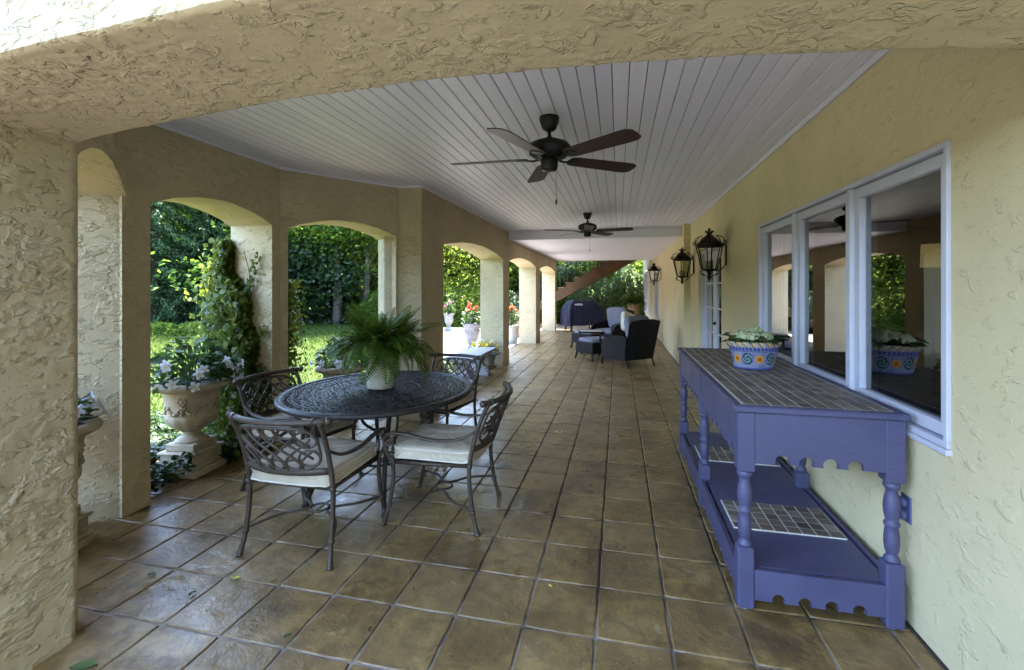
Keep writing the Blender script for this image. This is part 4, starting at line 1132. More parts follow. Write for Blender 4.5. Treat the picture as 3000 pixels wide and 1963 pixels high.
instance(u1, (-3.185, 1.965, -0.02), 0.22, 'carved stone urn mostly hidden behind the nearest pillar, only its rim showing')
instance(u1, (-2.98, 4.60, -0.09), 0.5, 'carved stone urn behind the fern and table, only its rolled rim showing')
G_ = 'white flowering vines in the stone urns'
vine_plant('mandevilla_plant', 'white trumpet flowers spilling over the urn beside the ivy pillar', (-3.43, 3.16, zs), .31, .38, 420, 15, 3, G_, facing=-.6)
vine_plant('mandevilla_plant', 'white flowers peeking out from behind the nearest pillar', (-3.185, 1.965, zs - .02), .24, .26, 170, 8, 8, G_, facing=.35)
vine_plant('mandevilla_plant', 'white flowered vine in the urn behind the fern', (-2.98, 4.60, zs - .09), .27, .36, 280, 12, 5, G_, facing=-1.2)

# ------------------------------------------------------------------ climbing ivy and ground ivy
M['ivy'] = leafmat('ivy_leaf', (0.022, 0.044, 0.006), (0.150, 0.185, 0.024), 0.32, 0.42, 0.22)
M['ivyd'] = leafmat('ground_ivy_leaf', (0.008, 0.022, 0.005), (0.034, 0.060, 0.012), 0.2, 0.40, 0.25)
iv = thing('climbing_ivy', 'leafy green ivy climbing the pillar beside the flower urn', 'ivy', (-3.5, 3.75, -0.03))
n = 8200; z = rng.random(n) ** 1.1 * 1.98
left = np.interp(z, [0, .5, 1.4, 1.75, 1.98], [-3.92, -3.90, -3.88, -3.80, -3.70]) + .03 * np.sin(z * 11)
right = np.interp(z, [0, .7, .8, 1.25, 1.5, 1.65, 1.98], [-3.16, -3.18, -3.27, -3.34, -3.42, -3.52, -3.62]) + .03 * np.sin(z * 14)
x = left + (right - left) * rng.random(n)
dep = rng.exponential(.075, n).clip(0, .26) * np.where(z < .5, 1.5, np.where(z > 1.5, .6, 1.0)) + .006
y = np.where(x < -3.63, 3.70 + rng.random(n) * .40, 3.748) - dep
C = np.stack([x + 3.5, y - 3.75, z], 1); A = np.stack([rng.normal(size=n) * .6, rng.normal(size=n) * .35 - .15, -np.abs(rng.normal(size=n)) - .1], 1)
N = np.stack([rng.normal(size=n) * .5 - .15, -np.ones(n), rng.normal(size=n) * .5 + .35], 1)
link('foliage', leaf_mesh('foliage', C, A, N, rng.uniform(.040, .080, n), rng.uniform(.036, .066, n), .15), M['ivy'], iv)
m = MB()
for k in range(16):
    x0 = rnd.uniform(-.22, .12); p = [(x0, -.012, 0)]
    for j in range(1, 8): p.append((p[-1][0] - rnd.uniform(-.03, .05), -.010 - rnd.uniform(0, .03), j * rnd.uniform(.2, .27)))
    m.tube(bez(p, 4), .003, 5)
for p in ([(.02, -.01, 1.2), (.10, -.012, 1.38), (.15, -.014, 1.55), (.17, -.012, 1.72), (.21, -.012, 1.80)], [(.10, -.01, .9), (.2, -.012, 1.05), (.27, -.012, 1.12)], [(.16, -.01, .8), (.26, -.012, .78), (.31, -.012, .72)]):
    pp = bez(p, 5); m.tube(pp, .0018, 5)
m.build('stems', M['bark'], iv)
sh_ = np.array([(.02, 1.2), (.06, 1.3), (.10, 1.38), (.13, 1.47), (.15, 1.55), (.16, 1.62), (.17, 1.72), (.21, 1.80), (.2, 1.05), (.27, 1.12), (.26, .78), (.31, .72)])
idx = rng.integers(0, len(sh_), 150); n = 150
C = np.stack([sh_[idx, 0] + rng.normal(size=n) * .022, -.02 - rng.random(n) * .05, sh_[idx, 1] + rng.normal(size=n) * .035], 1)
tag(link('shoots', leaf_mesh('shoots', C, np.stack([rng.normal(size=n), rng.normal(size=n) * .3, -np.abs(rng.normal(size=n))], 1), np.stack([rng.normal(size=n) * .4, -np.ones(n), rng.normal(size=n) * .4 + .3], 1), rng.uniform(.03, .05, n), rng.uniform(.026, .042, n), .15), M['ivy'], iv), kind='stuff')
iv2 = thing('climbing_ivy', 'strip of ivy on the outer side of the pillar, seen through the second arch', 'ivy', (-3.4, 4.2, -0.03))
n = 2600; z = rng.random(n) * 1.62; nx, ny = -.817, .577
s_ = rng.random(n) * .46; dep = rng.exponential(.06, n).clip(0, .17)
C = np.stack([-3.13 + nx * s_ + .577 * (dep + .01) + 3.4, 3.92 + ny * s_ + .817 * (dep + .01) - 4.2, z], 1)
link('foliage', leaf_mesh('foliage', C, rv(n) * np.array([.6, .6, 1]), np.stack([.5 + rng.normal(size=n) * .4, .5 + rng.normal(size=n) * .4, rng.normal(size=n) * .4 + .3], 1), rng.uniform(.03, .055, n), rng.uniform(.026, .046, n), .15), M['ivy'], iv2)
MB().tube(bez([(.18, -.2, 0), (.12, -.18, .6), (.05, -.12, 1.2), (0.0, -.1, 1.6)], 5), .005, 5).build('stems', M['bark'], iv2)
# ground ivy between the pillars
def ground_cover(name, label, cat, boxes, leaf, mat, dens=1600):
    C = []
    for (x0, x1, y0, y1, h) in boxes:
        n = int(abs((x1 - x0) * (y1 - y0)) * dens)
        px = rng.uniform(x0, x1, n); py = rng.uniform(y0, y1, n)
        hh = h * (.35 + .65 * vnoise(np.stack([px * 4, py * 4, px * 0], 1)))
        C.append(np.stack([px, py, -.03 + hh * rng.random(n) ** .6], 1))
    C = np.concatenate(C); n = len(C)
    o = link(name, leaf_mesh(name, C, np.stack([rng.normal(size=n), rng.normal(size=n), rng.normal(size=n) * .4], 1), np.stack([rng.normal(size=n) * .5, rng.normal(size=n) * .5, np.ones(n)], 1), rng.uniform(*leaf, n), rng.uniform(leaf[0] * .8, leaf[1] * .8, n), .15), mat)
    return tag(o, label, cat, kind='stuff')
ground_cover('ground_ivy', 'dark ivy spreading over the bed at the foot of the urn', 'ground cover', [(-4.0, -3.25, 2.62, 3.05, .30), (-4.9, -3.62, 2.4, 4.6, .26), (-3.64, -3.22, 3.3, 3.74, .22), (-4.3, -3.0, 4.7, 6.0, .2)], (.04, .07), M['ivyd'], 3400)

# ------------------------------------------------------------------ stone bench and garden pots
be = thing('stone_bench', 'pale carved stone bench set in the third arch', 'bench', (-2.37, 7.43, 0))
m = MB().box((0, 0, .415), (.46, 1.46, .030), bev=.008); m.box((0, 0, .391), (.425, 1.425, .018), bev=.004); m.box((0, 0, .372), (.385, 1.385, .020), bev=.006); m.build('seat', M['bench'], be)
m = MB()
for k in range(46):
    for s_ in (-1, 1): m.box((s_ * .206, -.69 + k * .0307, .388), (.012, .016, .014))
m.build('dentil_moulding', M['bench'], be, kind='stuff')
for yy in (-.48, .32):
    m = MB(); m.box((0, yy, .03), (.42, .20, .06), bev=.008)
    half = [(0, .06), (.12, .06), (.175, .075), (.195, .11), (.185, .15), (.155, .172), (.125, .165), (.105, .185), (.09, .22), (.095, .27), (.115, .31), (.15, .335), (.17, .362), (0, .362)]
    poly = [(-a, b) for a, b in half[::-1]][1:-1]; poly = half + [(-a, b) for a, b in half[::-1][1:-1]]
    m.prism(poly, (0, yy - .065, 0), (1, 0, 0), (0, 0, 1), (0, .13, 0)); m.build('support', M['bench'], be)
    m = MB(); yf = yy - .066
    for s_ in (-1, 1):
        m.tube([(s_ * (.135 + (.045 - .0042 * j) * math.cos(j * .75) * 1), yf - .004, .118 + (.045 - .0042 * j) * math.sin(j * .75)) for j in range(11)], .010, 6)
        m.tube(bez([(s_ * .16, yf, .35), (s_ * .10, yf - .004, .29), (s_ * .075, yf - .004, .22), (s_ * .10, yf, .165)], 4), .009, 6)
    for j in range(-3, 4): m.tube([(0.004 * j, yf - .002, .085), (.017 * j, yf - .012, .13), (.022 * j, yf - .004, .175 - .006 * abs(j))], [.006, .010, .005], 6)
    for j in range(-2, 3): m.tube(bez([(.010 * j, yf, .20), (.014 * j, yf - .010, .26), (.028 * j, yf, .345)], 3), .009, 6)
    m.build('carving', M['bench'], be)

M['redfl'] = leafmat('red_petal', (0.22, 0.014, 0.008), (0.42, 0.05, 0.015), 0.3, 0.6, 0.2)
M['yelfl'] = leafmat('yellow_petal', (0.65, 0.42, 0.02), (0.80, 0.62, 0.05), 0.3, 0.6, 0.2)
M['pinkfl'] = leafmat('pink_petal', (0.60, 0.04, 0.16), (0.75, 0.10, 0.28), 0.3, 0.6, 0.2)
M['shleaf'] = leafmat('planter_leaf', (0.02, 0.055, 0.012), (0.08, 0.15, 0.03), 0.3, 0.4, 0.4)
SF = flower_mesh(.036); BF = flower_mesh(.058)
gu = thing('garden_planter', 'grey banded stone planter with coral flowers on the sunny paving', 'planter', (-3.62, 11.3, -.02))
m = MB().lathe([(.10, 0), (.125, .01), (.13, .03), (.09, .06), (.10, .085), (.14, .18), (.175, .30), (.185, .345), (.19, .36), (.185, .375), (.195, .40), (.198, .47), (.192, .485), (.20, .50), (.205, .54), (.225, .565), (.24, .60), (.232, .625), (.205, .63), (.195, .60)], 48, mod=lambda r, z, a: (r * (1 + .03 * (z < .33 and z > .09) * abs(math.sin(9 * a))), z)); m.build('bowl', M['greystone'], gu)
m = MB()
for k in range(14):
    a = 2 * PI * k / 14; m.ball((.197 * math.cos(a), .197 * math.sin(a), .43), .026, 8)
m.build('garland', M['greystone'], gu)
vine_plant('canna_plant', 'coral red flowers and dark leaves in the grey stone planter', (-3.62, 11.3, .58), .24, .50, 260, 0, 12, None, leaf=(.13, .055))
KP = COL.objects[-1].parent
for k in range(9):
    a = rnd.uniform(0, 6.3); e_ = rnd.uniform(0, .16)
    link('flower', BF, M['redfl'], KP, (e_ * math.cos(a), e_ * math.sin(a) - .06, rnd.uniform(.36, .52)), rot=(rnd.uniform(-1, 1) + .8, rnd.uniform(-.8, .8), a))
wp = thing('white_pot', 'tall white tapered pot beyond the third pillar', 'pot', (-2.86, 12.62, -.02))
MB().lathe([(.125, 0), (.135, .01), (.15, .2), (.17, .44), (.19, .455), (.19, .495), (.178, .50), (.165, .47)], 36).build('body', M['whitepot'], wp)
MB().lathe([(.005, .45), (.165, .45)], 20, cap=False).build('soil', M['soil'], wp)
t = vine_plant('geranium_plant', 'red flowered plant in the tall white pot', (-2.86, 12.62, .43), .20, .58, 230, 0, 14, None, leaf=(.11, .05))
for k in range(11):
    a = rnd.uniform(0, 6.3); e_ = rnd.uniform(0.02, .2); link('flower', SF if k % 2 else BF, M['redfl'], t, (e_ * math.cos(a), e_ * math.sin(a), rnd.uniform(.18, .62)), rot=(rnd.uniform(-.5, 1.4), rnd.uniform(-.8, .8), a))
tp2 = thing('terracotta_pot', 'terracotta pot standing behind the tall white pot', 'pot', (-3.0, 14.3, -.02))
MB().lathe([(.14, 0), (.16, .02), (.20, .36), (.225, .37), (.225, .44), (.205, .445), (.19, .40)], 32).build('body', M['terra'], tp2)
t = vine_plant('geranium_plant', 'pink red flowers in the terracotta pot beyond the white one', (-3.0, 14.3, .40), .24, .45, 260, 0, 15, None, leaf=(.10, .06))
for k in range(14):
    a = rnd.uniform(0, 6.3); e_ = rnd.uniform(0.05, .24); link('flower', BF, M['pinkfl'] if k % 3 else M['redfl'], t, (e_ * math.cos(a), e_ * math.sin(a), rnd.uniform(.2, .5)), rot=(rnd.uniform(-.5, 1.4), rnd.uniform(-.8, .8), a))
su = thing('garden_urn', 'small pale pedestal urn with a pink flower at the far edge of the paving', 'urn', (-5.95, 15.85, -.02))
MB().lathe([(.17, 0), (.17, .05), (.10, .07), (.07, .12), (.06, .17), (.08, .2), (.11, .24), (.15, .33), (.16, .45), (.15, .5), (.19, .56), (.195, .60), (.16, .60)], 28).build('bowl', M['greystone'], su)
t = vine_plant('pink_flower_plant', 'leafy plant with a bright pink bloom in the small far urn', (-5.95, 15.85, .55), .24, .5, 200, 0, 16, None, leaf=(.12, .06))
for p in ((.12, -.14, .44), (-.10, -.1, .30)): link('flower', BF, M['pinkfl'], t, p, rot=(1.1, 0, .4)); t.children[-1].scale = (1.6, 1.6, 1.6)
vp = thing('viola_pot', 'low pot of yellow and white flowers at the far end of the stone bench', 'pot', (-2.42, 8.38, 0))
MB().lathe([(.12, 0), (.14, .02), (.19, .22), (.21, .23), (.21, .27), (.19, .27), (.18, .24)], 28).build('body', M['bench'], vp)
t = vine_plant('viola_plant', 'bright yellow and white flowers with leaves beside the stone bench', (-2.42, 8.38, .24), .27, .26, 320, 0, 18, None, leaf=(.06, .03))
for k in range(46):
    a = rnd.uniform(0, 6.3); e_ = rnd.uniform(0.08, .27); link('flower', SF, M['yelfl'] if k % 3 else M['wflower'], t, (e_ * math.cos(a), e_ * math.sin(a), .27 - e_ * .35 + rnd.uniform(0, .05)), rot=(rnd.uniform(-.4, 1.3), rnd.uniform(-.6, .6), a)); t.children[-1].scale = (.8, .8, .8)
ground_cover('bedding_plants', 'low leafy bedding plants with yellow flowers behind the bench', 'bedding plants', [(-3.7, -2.64, 6.3, 8.7, .30), (-2.72, -2.3, 8.3, 8.72, .12)], (.05, .08), M['shleaf'], 900)
for k, (x, y, z) in enumerate([(-2.98, 7.25, .20), (-2.86, 7.0, .17), (-2.92, 7.5, .16)]):
    o = link('yellow_flower', BF, M['yelfl'], None, (x, y, z), rot=(.7, .2, k)); tag(o, ('yellow bloom in the bedding plants, middle one of the three', 'yellow bloom in the bedding plants, the one nearest the table', 'yellow bloom in the bedding plants, farthest of the three')[k], 'flower', 'yellow blooms behind the bench')

# ------------------------------------------------------------------ wicker seats at the far end
def m_wicker():
    k = NT('dark_wicker'); p = k.pos(obj=True)
    sx = k.n.new('ShaderNodeSeparateXYZ'); k.l.new(p, sx.inputs[0])
    w = k.math('SINE', k.math('MULTIPLY', k.math('ADD', sx.outputs[0], sx.outputs[1]), 190.0)); w2 = k.math('SINE', k.math('MULTIPLY', sx.outputs[2], 260.0))
    h = k.math('ADD', w, k.math('MULTIPLY', w2, .4)); k.bump(h, .8, .004)
    return k.fin(k.mix(k.mrange(w, -1, 1), (0.003, 0.002, 0.002), (0.020, 0.016, 0.017)), .6, 0, .15)
M['wicker'] = m_wicker()
def soft(m, c, d, b=.03, rx=0.0):
    n = 8; x, y, z = d; R = Matrix.Rotation(rx, 3, 'X'); C_ = Vector(c)
    def f(u, v):
        a = 2 * PI * u; ca, sa = math.cos(a), math.sin(a); p = .35; ph = (v - .5) * PI; cp, sp = math.cos(ph), math.sin(ph)
        rr = abs(cp) ** .35
        return C_ + R @ Vector((math.copysign(abs(ca) ** p, ca) * x / 2 * rr, math.copysign(abs(sa) ** p, sa) * y / 2 * rr, math.copysign(abs(sp) ** .45, sp) * z / 2))
    return m.grid(32, 14, f, True, True)
def club_chair(label, loc, rz):
    t = thing('wicker_armchair', label, 'armchair', loc, rz, 'dark wicker armchairs at the far end of the porch')
    Wk, Fr = M['wicker'], M['wicker_frame']
    for s_ in (-1, 1):
        MB().prism([(-.36, .16), (.32, .16), (.34, .40), (.30, .54), (.20, .59), (-.30, .62), (-.40, .62)], (s_ * .37, 0, 0), (0, 1, 0), (0, 0, 1), (s_ * .035, 0, 0)).build('side_panel', Wk, t)
        MB().tube(bez([(s_ * .39, -.38, .64), (s_ * .395, -.1, .625), (s_ * .40, .2, .62), (s_ * .40, .36, .585), (s_ * .39, .39, .50), (s_ * .385, .36, .40)], 5), .024, 8, flat=.6).build('arm', Fr, t)
        MB().tube(bez([(s_ * .375, .34, .42), (s_ * .375, .33, .2), (s_ * .375, .35, 0)], 4), [.024] * 5 + [.019] * 4, 6).build('leg', Fr, t)
        MB().tube(bez([(s_ * .36, -.36, .5), (s_ * .36, -.36, .2), (s_ * .36, -.43, 0)], 4), [.024] * 5 + [.019] * 4, 6).build('leg', Fr, t)
    m = MB().grid(15, 8, lambda u, v: ((u - .5) * (.76 + .06 * v), -.37 - .17 * v - .05 * (1 - (2 * u - 1) ** 2), (.16 + .75 * v) + (.045 * (1 - (2 * u - 1) ** 2) if v > .99 else 0)))
    m.add([(x, y + .04, z) for x, y, z in m.v], [tuple(reversed(f)) for f in m.f], True); m.build('back_panel', Wk, t)
    MB().tube([((u - .5) * .82, -.52 - .05 * (1 - (2 * u - 1) ** 2), (.92 + .045 * (1 - (2 * u - 1) ** 2))) for u in np.linspace(0, 1, 13)], .026, 8).build('top_rail', Fr, t)
    MB().box((0, 0, .17), (.76, .70, .05)).build('seat_frame', Fr, t)
    soft(MB(), (0, .03, .385), (.66, .68, .15)).build('seat_cushion', M['cush_grey'], t)
    b_ = soft(MB(), (0, -.335, .74), (.64, .62, .17), rx=PI / 2 - .20).build('back_cushion', M['cush_grey'], t)
    return t
cc1 = club_chair('dark wicker armchair nearest us at the far end, its black back turned to the camera', (.16, 9.42, 0), math.radians(43))
cc2 = club_chair('dark wicker armchair with grey cushions facing us, in front of the potted fern', (-.22, 12.45, 0), math.radians(142))
cc1.scale = (.93, .93, .93); cc2.scale = (.95, .95, .95)
pi_ = soft(MB(), (0, 0, 0), (.42, .42, .13)); o = pi_.build('throw_pillow', M['piping'], None, (.22, 9.62, .80)); o.rotation_euler = (1.25, .35, math.radians(43))
tag(o, 'cream throw pillow leaning in the nearer wicker armchair', 'pillow')
def ottoman(label, loc, rz):
    t = thing('wicker_ottoman', label, 'ottoman', loc, rz, 'wicker ottomans before the armchairs')
    for s_ in (-1, 1):
        MB().prism([(-.25, .15), (.25, .15), (.27, .36), (-.27, .36)], (s_ * .30, 0, 0), (0, 1, 0), (0, 0, 1), (s_ * .03, 0, 0)).build('side_panel', M['wicker'], t)
        MB().prism([(-.30, .15), (.30, .15), (.30, .36), (-.30, .36)], (0, s_ * .25, 0), (1, 0, 0), (0, 0, 1), (0, s_ * .025, 0)).build('side_panel', M['wicker'], t)
        for q_ in (-1, 1): MB().tube(bez([(s_ * .31, q_ * .26, .37), (s_ * .315, q_ * .255, .15), (s_ * .335, q_ * .285, 0)], 4), .021, 6).build('leg', M['wicker_frame'], t)
    MB().box((0, 0, .365), (.66, .56, .022), bev=.005).build('seat_frame', M['wicker_frame'], t)
    soft(MB(), (0, 0, .41), (.62, .52, .09)).build('cushion', M['cush_grey'], t); return t
ottoman('wicker ottoman with a grey cushion in front of the nearer armchair', (-.46, 10.03, 0), math.radians(43))
ottoman('wicker ottoman with a grey cushion in front of the farther armchair', (-.72, 11.75, 0), math.radians(142))
sd = thing('side_table', 'low side table with a slatted weathered top between the ottomans', 'table', (-.62, 10.95, 0), math.radians(8))
for k in range(6): MB().box((-.225 + k * .09, 0, .50), (.084, .46, .016), bev=.003).build('slat', M['tablewood'], sd)
m = MB()
for (a, b, c, d) in ((-.29, -.25, -.25, .25), (.25, .29, -.25, .25)): m.box(((a + b) / 2, (c + d) / 2, .495), (b - a, d - c, .032), bev=.005)
for (c, d) in ((-.27, -.232), (.232, .27)): m.box((0, (c + d) / 2, .495), (.50, d - c, .032), bev=.005)
m.build('frame', M['wicker_frame'], sd)
for s_ in (-1, 1):
    for q_ in (-1, 1): MB().tube(bez([(s_ * .27, q_ * .24, .49), (s_ * .22, q_ * .20, .3), (s_ * .24, q_ * .22, 0)], 4), .018, 6).build('leg', M['wicker_frame'], sd)
MB().box((0, 0, .2), (.44, .40, .02)).build('shelf', M['wicker_frame'], sd)
ps = thing('fern_planter', 'terracotta planter on a tall dark stand by the house corner', 'planter', (.46, 14.6, 0))
MB().lathe([(.13, .70), (.15, .72), (.18, .95), (.195, .96), (.195, 1.03), (.18, 1.035), (.17, 1.0)], 28).build('body', M['terra'], ps)
MB().lathe([(.17, 0), (.16, .04), (.05, .08), (.05, .62), (.15, .68), (.15, .70)], 20).build('stand', M['wicker_frame'], ps)
t = fern('potted_fern', 'dark arching fern in the terracotta planter by the house corner', (.46, 14.6, 1.0), 60, 0.95)

# ------------------------------------------------------------------ covered grill
k = NT('navy_grill_cover'); p_ = k.pos(obj=True); nn_ = k.noise(p_, 5.0, 5.0, .6, .6); k.bump(nn_, .8, .05)
M['cover'] = k.fin(k.mix(k.mrange(nn_, .3, .7), (0.009, 0.009, 0.026), (0.016, 0.015, 0.038)), .55, 0, .4)
gr = thing('covered_grill', 'barbecue grill under a dark navy cover at the end of the porch', 'grill', (-1.23, 16.62, 0), math.radians(31))
def coverf(u, v):
    a = 2 * PI * u; ca, sa = math.cos(a), math.sin(a); p = .16; ex = math.copysign(abs(ca) ** p, ca); ey = math.copysign(abs(sa) ** p, sa)
    lv = [(.735, .335, .20), (.73, .33, .45), (.725, .325, .74), (.60, .30, .90), (.44, .25, 1.04), (.40, .22, 1.075), (.2, .1, 1.085), (.0, .0, 1.085)]
    t_ = v * (len(lv) - 1); i = min(int(t_), len(lv) - 2); e_ = t_ - i
    w, d, z = [lv[i][q_] * (1 - e_) + lv[i + 1][q_] * e_ for q_ in range(3)]
    wr = (1 - v) * .014 * math.sin(23 * u * 2 * PI / 3 + 3 * v); sh = -.07 * max(0, (z - .75) / .33)
    return (ex * (w + wr) + sh, ey * (d + wr), z + .012 * math.sin(7 * a) * (v < .05))
MB().grid(60, 29, coverf, True, True).build('cover', M['cover'], gr)
m = MB()
for s_ in (-1, 1):
    for q_ in (-1, 1): m.box((s_ * .55, q_ * .24, .13), (.05, .05, .20)); m.lathe([(.045, -.018), (.05, 0), (.045, .018)], 14, (s_ * .55, q_ * .24, .045))
m.box((0, 0, .21), (1.2, .56, .03)); m.build('cart', M['blackiron'], gr)
MB().box((-.10, -.305, .845), (.62, .02, .012), rx=-.5).build('strap', M['cover'], gr)
fc = bpy.data.curves.new('brand_text', 'FONT'); fc.body = 'WEBER'; fc.size = .10; fc.extrude = .001; fc.align_x = 'CENTER'
to_ = bpy.data.objects.new('brand_text', fc); COL.objects.link(to_); to_.parent = gr; to_.location = (-.30, -.304, .90); to_.rotation_euler = (PI / 2 - .45, 0, 0)
bpy.context.view_layer.update()
me_ = bpy.data.meshes.new_from_object(to_); tl = to_.location.copy(); tr2 = to_.rotation_euler.copy(); bpy.data.objects.remove(to_); me_.materials.clear()
o = link('brand_text', me_, M['glide'], gr, tl); o.rotation_euler = tr2; tag(o, kind='stuff')

# ------------------------------------------------------------------ outside stair
sr = thing('outdoor_staircase', 'brown stucco staircase with black railing rising past the end of the porch', 'staircase', (-2.3, 18.2, 0))
run, rise = .32, .196; x0, z0 = -2.45, 0.0; poly = []; ns = 17
i0 = -7
for i in range(ns):
    X = (i + i0) * run; Z = 1.50 + (i + i0) * rise
    poly += [(X, Z), (X + run, Z)]
Xe = (ns + i0) * run; Zt = 1.5 + (ns + i0) * rise
poly = [(a, b) for a, b in poly] + [(Xe, Zt - .75), (i0 * run + .15, -.10), (i0 * run, -.10)]
MB().prism(poly, (0, 0, 0), (1, 0, 0), (0, 0, 1), (0, 1.15, 0)).build('stair_flight', M['stair'], sr)
trm = MB().box((run / 2 - .01, .575, .014), (run + .02, 1.19, .028), bev=.006).mesh('tread')
for i in range(ns): link('tread', trm, M['stair'], sr, ((i + i0) * run, 0, 1.5 + (i + i0) * rise + .001))
bmsh = MB().tube([(0, 0, 0), (0, 0, .88)], .014, 6).mesh('baluster')
for yy in (.08, 1.07):
    for i in range(ns):
        for j in (.08, .24): link('baluster', bmsh, M['blackiron'], sr, ((i + i0) * run + j, yy, 1.52 + (i + i0) * rise))
    MB().tube([(i0 * run, yy, 1.5 + i0 * rise + .85), (Xe, yy, Zt + .78)], .024, 8).build('handrail', M['blackiron'], sr)

# ------------------------------------------------------------------ trees, shrubs, hedge, grass
M['oak'] = leafmat('broad_leaf', (0.016, 0.04, 0.006), (0.105, 0.17, 0.02), 0.5, 0.5, 0.15)
M['lime'] = leafmat('sunlit_leaf', (0.04, 0.072, 0.008), (0.15, 0.195, 0.026), 0.48, 0.5, 0.15)
M['dark'] = leafmat('evergreen_leaf', (0.005, 0.013, 0.005), (0.024, 0.048, 0.016), 0.2, 0.5, 0.2)
M['needle'] = leafmat('conifer_needle', (0.01, 0.024, 0.01), (0.05, 0.088, 0.03), 0.25, 0.55, 0.1)
M['grey'] = leafmat('silver_leaf', (0.045, 0.08, 0.028), (0.15, 0.205, 0.085), 0.5, 0.5, 0.2)
def limbs(m, h, r, base, cr, q, n=9):
    ends = []
    tr = [(0, 0, -.1)]
    for j in range(1, 7): tr.append((tr[-1][0] + q.uniform(-.05, .05) * h * .12, tr[-1][1] + q.uniform(-.05, .05) * h * .12, h * .88 * j / 6))
    tp = bez(tr, 3); m.tube(tp, [r * (1 - .85 * i / (len(tp) - 1)) for i in range(len(tp))], 8)
    for k in range(n):
        f = base + (.92 - base) * k / n; b = tp[min(len(tp) - 1, int(f * (len(tp) - 1)))]
        a = k * 2.4 + q.uniform(-.4, .4); L = cr * (1.05 - .55 * abs(f - .45)) * q.uniform(.7, 1.0)
        e_ = b + Vector((math.cos(a) * L, math.sin(a) * L, L * q.uniform(.15, .55)))
        mid = (b + e_) / 2 + Vector((0, 0, -.06 * L)); pp = bez([b, mid, e_], 4)
        m.tube(pp, [r * .38 * (1 - .8 * i / (len(pp) - 1)) for i in range(len(pp))], 6); ends += [pp[4], pp[6], e_]
    return ends + [tp[-1]]
def broad_tree(label, loc, h, cr, n, leaf, mat, seed, base=.28, r=None, sig=.16, name='broadleaf_tree', group='trees round the lawn'):
    q = random.Random(seed); g = np.random.default_rng(seed)
    t = thing(name, label, 'tree', loc, 0, group); m = MB(); ends = limbs(m, h, r or h * .022, base, cr, q, 12); m.build('trunk', M['bark'], t)
    E_ = np.array([tuple(e_) for e_ in ends]); ex = E_[g.integers(0, len(E_), 60)] + g.normal(size=(60, 3)) * cr * .28
    E_ = np.concatenate([E_, ex]); w = g.random(len(E_)) + .25; w /= w.sum()
    ci = g.choice(len(E_), n, p=w); C = E_[ci] + g.normal(size=(n, 3)) * cr * sig * np.array([1, 1, .6]); C[:, 2] = np.maximum(C[:, 2], h * base * .6)
    A = g.normal(size=(n, 3)) * np.array([1, 1, .6]); A[:, 2] -= .3; N = g.normal(size=(n, 3)) * .7; N[:, 2] += .8
    link('crown', leaf_mesh('crown', C, A, N, leaf * g.uniform(.7, 1.3, n), leaf * .6 * g.uniform(.7, 1.3, n), .12), mat, t); return t
def conifer(label, loc, h, br, n, mat, seed, name='conifer_tree', group='dark conifers behind the hedge', leaf=.20, droop=.5):
    g = np.random.default_rng(seed); t = thing(name, label, 'tree', loc, 0, group)
    m = MB().tube([(0, 0, -.1), (0, 0, h * .5), (0, 0, h)], [h * .02, h * .013, .02], 8); C = []; A = []
    nb = 90; per = n // nb
    for k in range(nb):
        f = (k + g.random()) / nb; z = h * (.02 + .97 * f); L = br * (1 - f) ** .8 * g.uniform(.7, 1.1) + .25; a = k * 2.39996 + g.uniform(-.3, .3)
        s_ = g.random(per) ** .7; d = np.array([math.cos(a), math.sin(a), 0]); up = .25 * L
        c = np.stack([d[0] * L * s_, d[1] * L * s_, z + up * s_ - droop * L * s_ ** 2], 1)
        sd_ = g.normal(size=(per, 3)) * np.stack([.16 * L * (1.1 - s_)] * 3, 1) * np.array([1, 1, .35]); hang = -g.random(per) * .22
        C.append(c + sd_ + np.stack([0 * hang, 0 * hang, hang], 1)); A.append(np.tile(d, (per, 1)) * .8 + g.normal(size=(per, 3)) * .5 + np.array([0, 0, -.55]))
        e_ = Vector((d[0] * L * .85, d[1] * L * .85, z + up * .85 - droop * L * .7)); m.tube([(0, 0, z), (d[0] * L * .45, d[1] * L * .45, z + up * .45 - droop * L * .2), e_], [.03, .02, .008], 5)
    m.build('trunk', M['bark'], t); C = np.concatenate(C); A = np.concatenate(A); n = len(C)
    link('crown', leaf_mesh('crown', C, A, g.normal(size=(n, 3)) * .6 + np.array([0, 0, 1]), leaf * g.uniform(.6, 1.3, n), leaf * .28 * g.uniform(.7, 1.3, n), .1), mat, t); return t
def shrub(label, loc, rx, ry, h, n, leaf, mat, seed, name='garden_shrub', cat='shrub', group=None):
    g = np.random.default_rng(seed); t = thing(name, label, cat, loc, 0, group)
    d = rv(n); d[:, 2] = np.abs(d[:, 2]); rr = 1 - np.abs(g.normal(size=n)) * .16
    lump = .78 + .42 * fbm(d * 2.4 + seed * 3.1, 3); P = d * (rr * lump)[:, None] * np.array([rx, ry, h]); P[:, 2] += .02
    link('foliage', leaf_mesh('foliage', P, d + g.normal(size=(n, 3)) * .8, d + g.normal(size=(n, 3)) * .7 + np.array([0, 0, .4]), leaf * g.uniform(.7, 1.3, n), leaf * .58 * g.uniform(.7, 1.2, n), .14), mat, t)
    m = MB()
    for k in range(7):
        a = k * .9; m.tube(bez([(0.05 * math.cos(a), .05 * math.sin(a), -.05), (rx * .3 * math.cos(a), ry * .3 * math.sin(a), h * .4), (rx * .6 * math.cos(a), ry * .6 * math.sin(a), h * .7)], 3), .018, 5)
    m.build('stems', M['bark'], t); return t
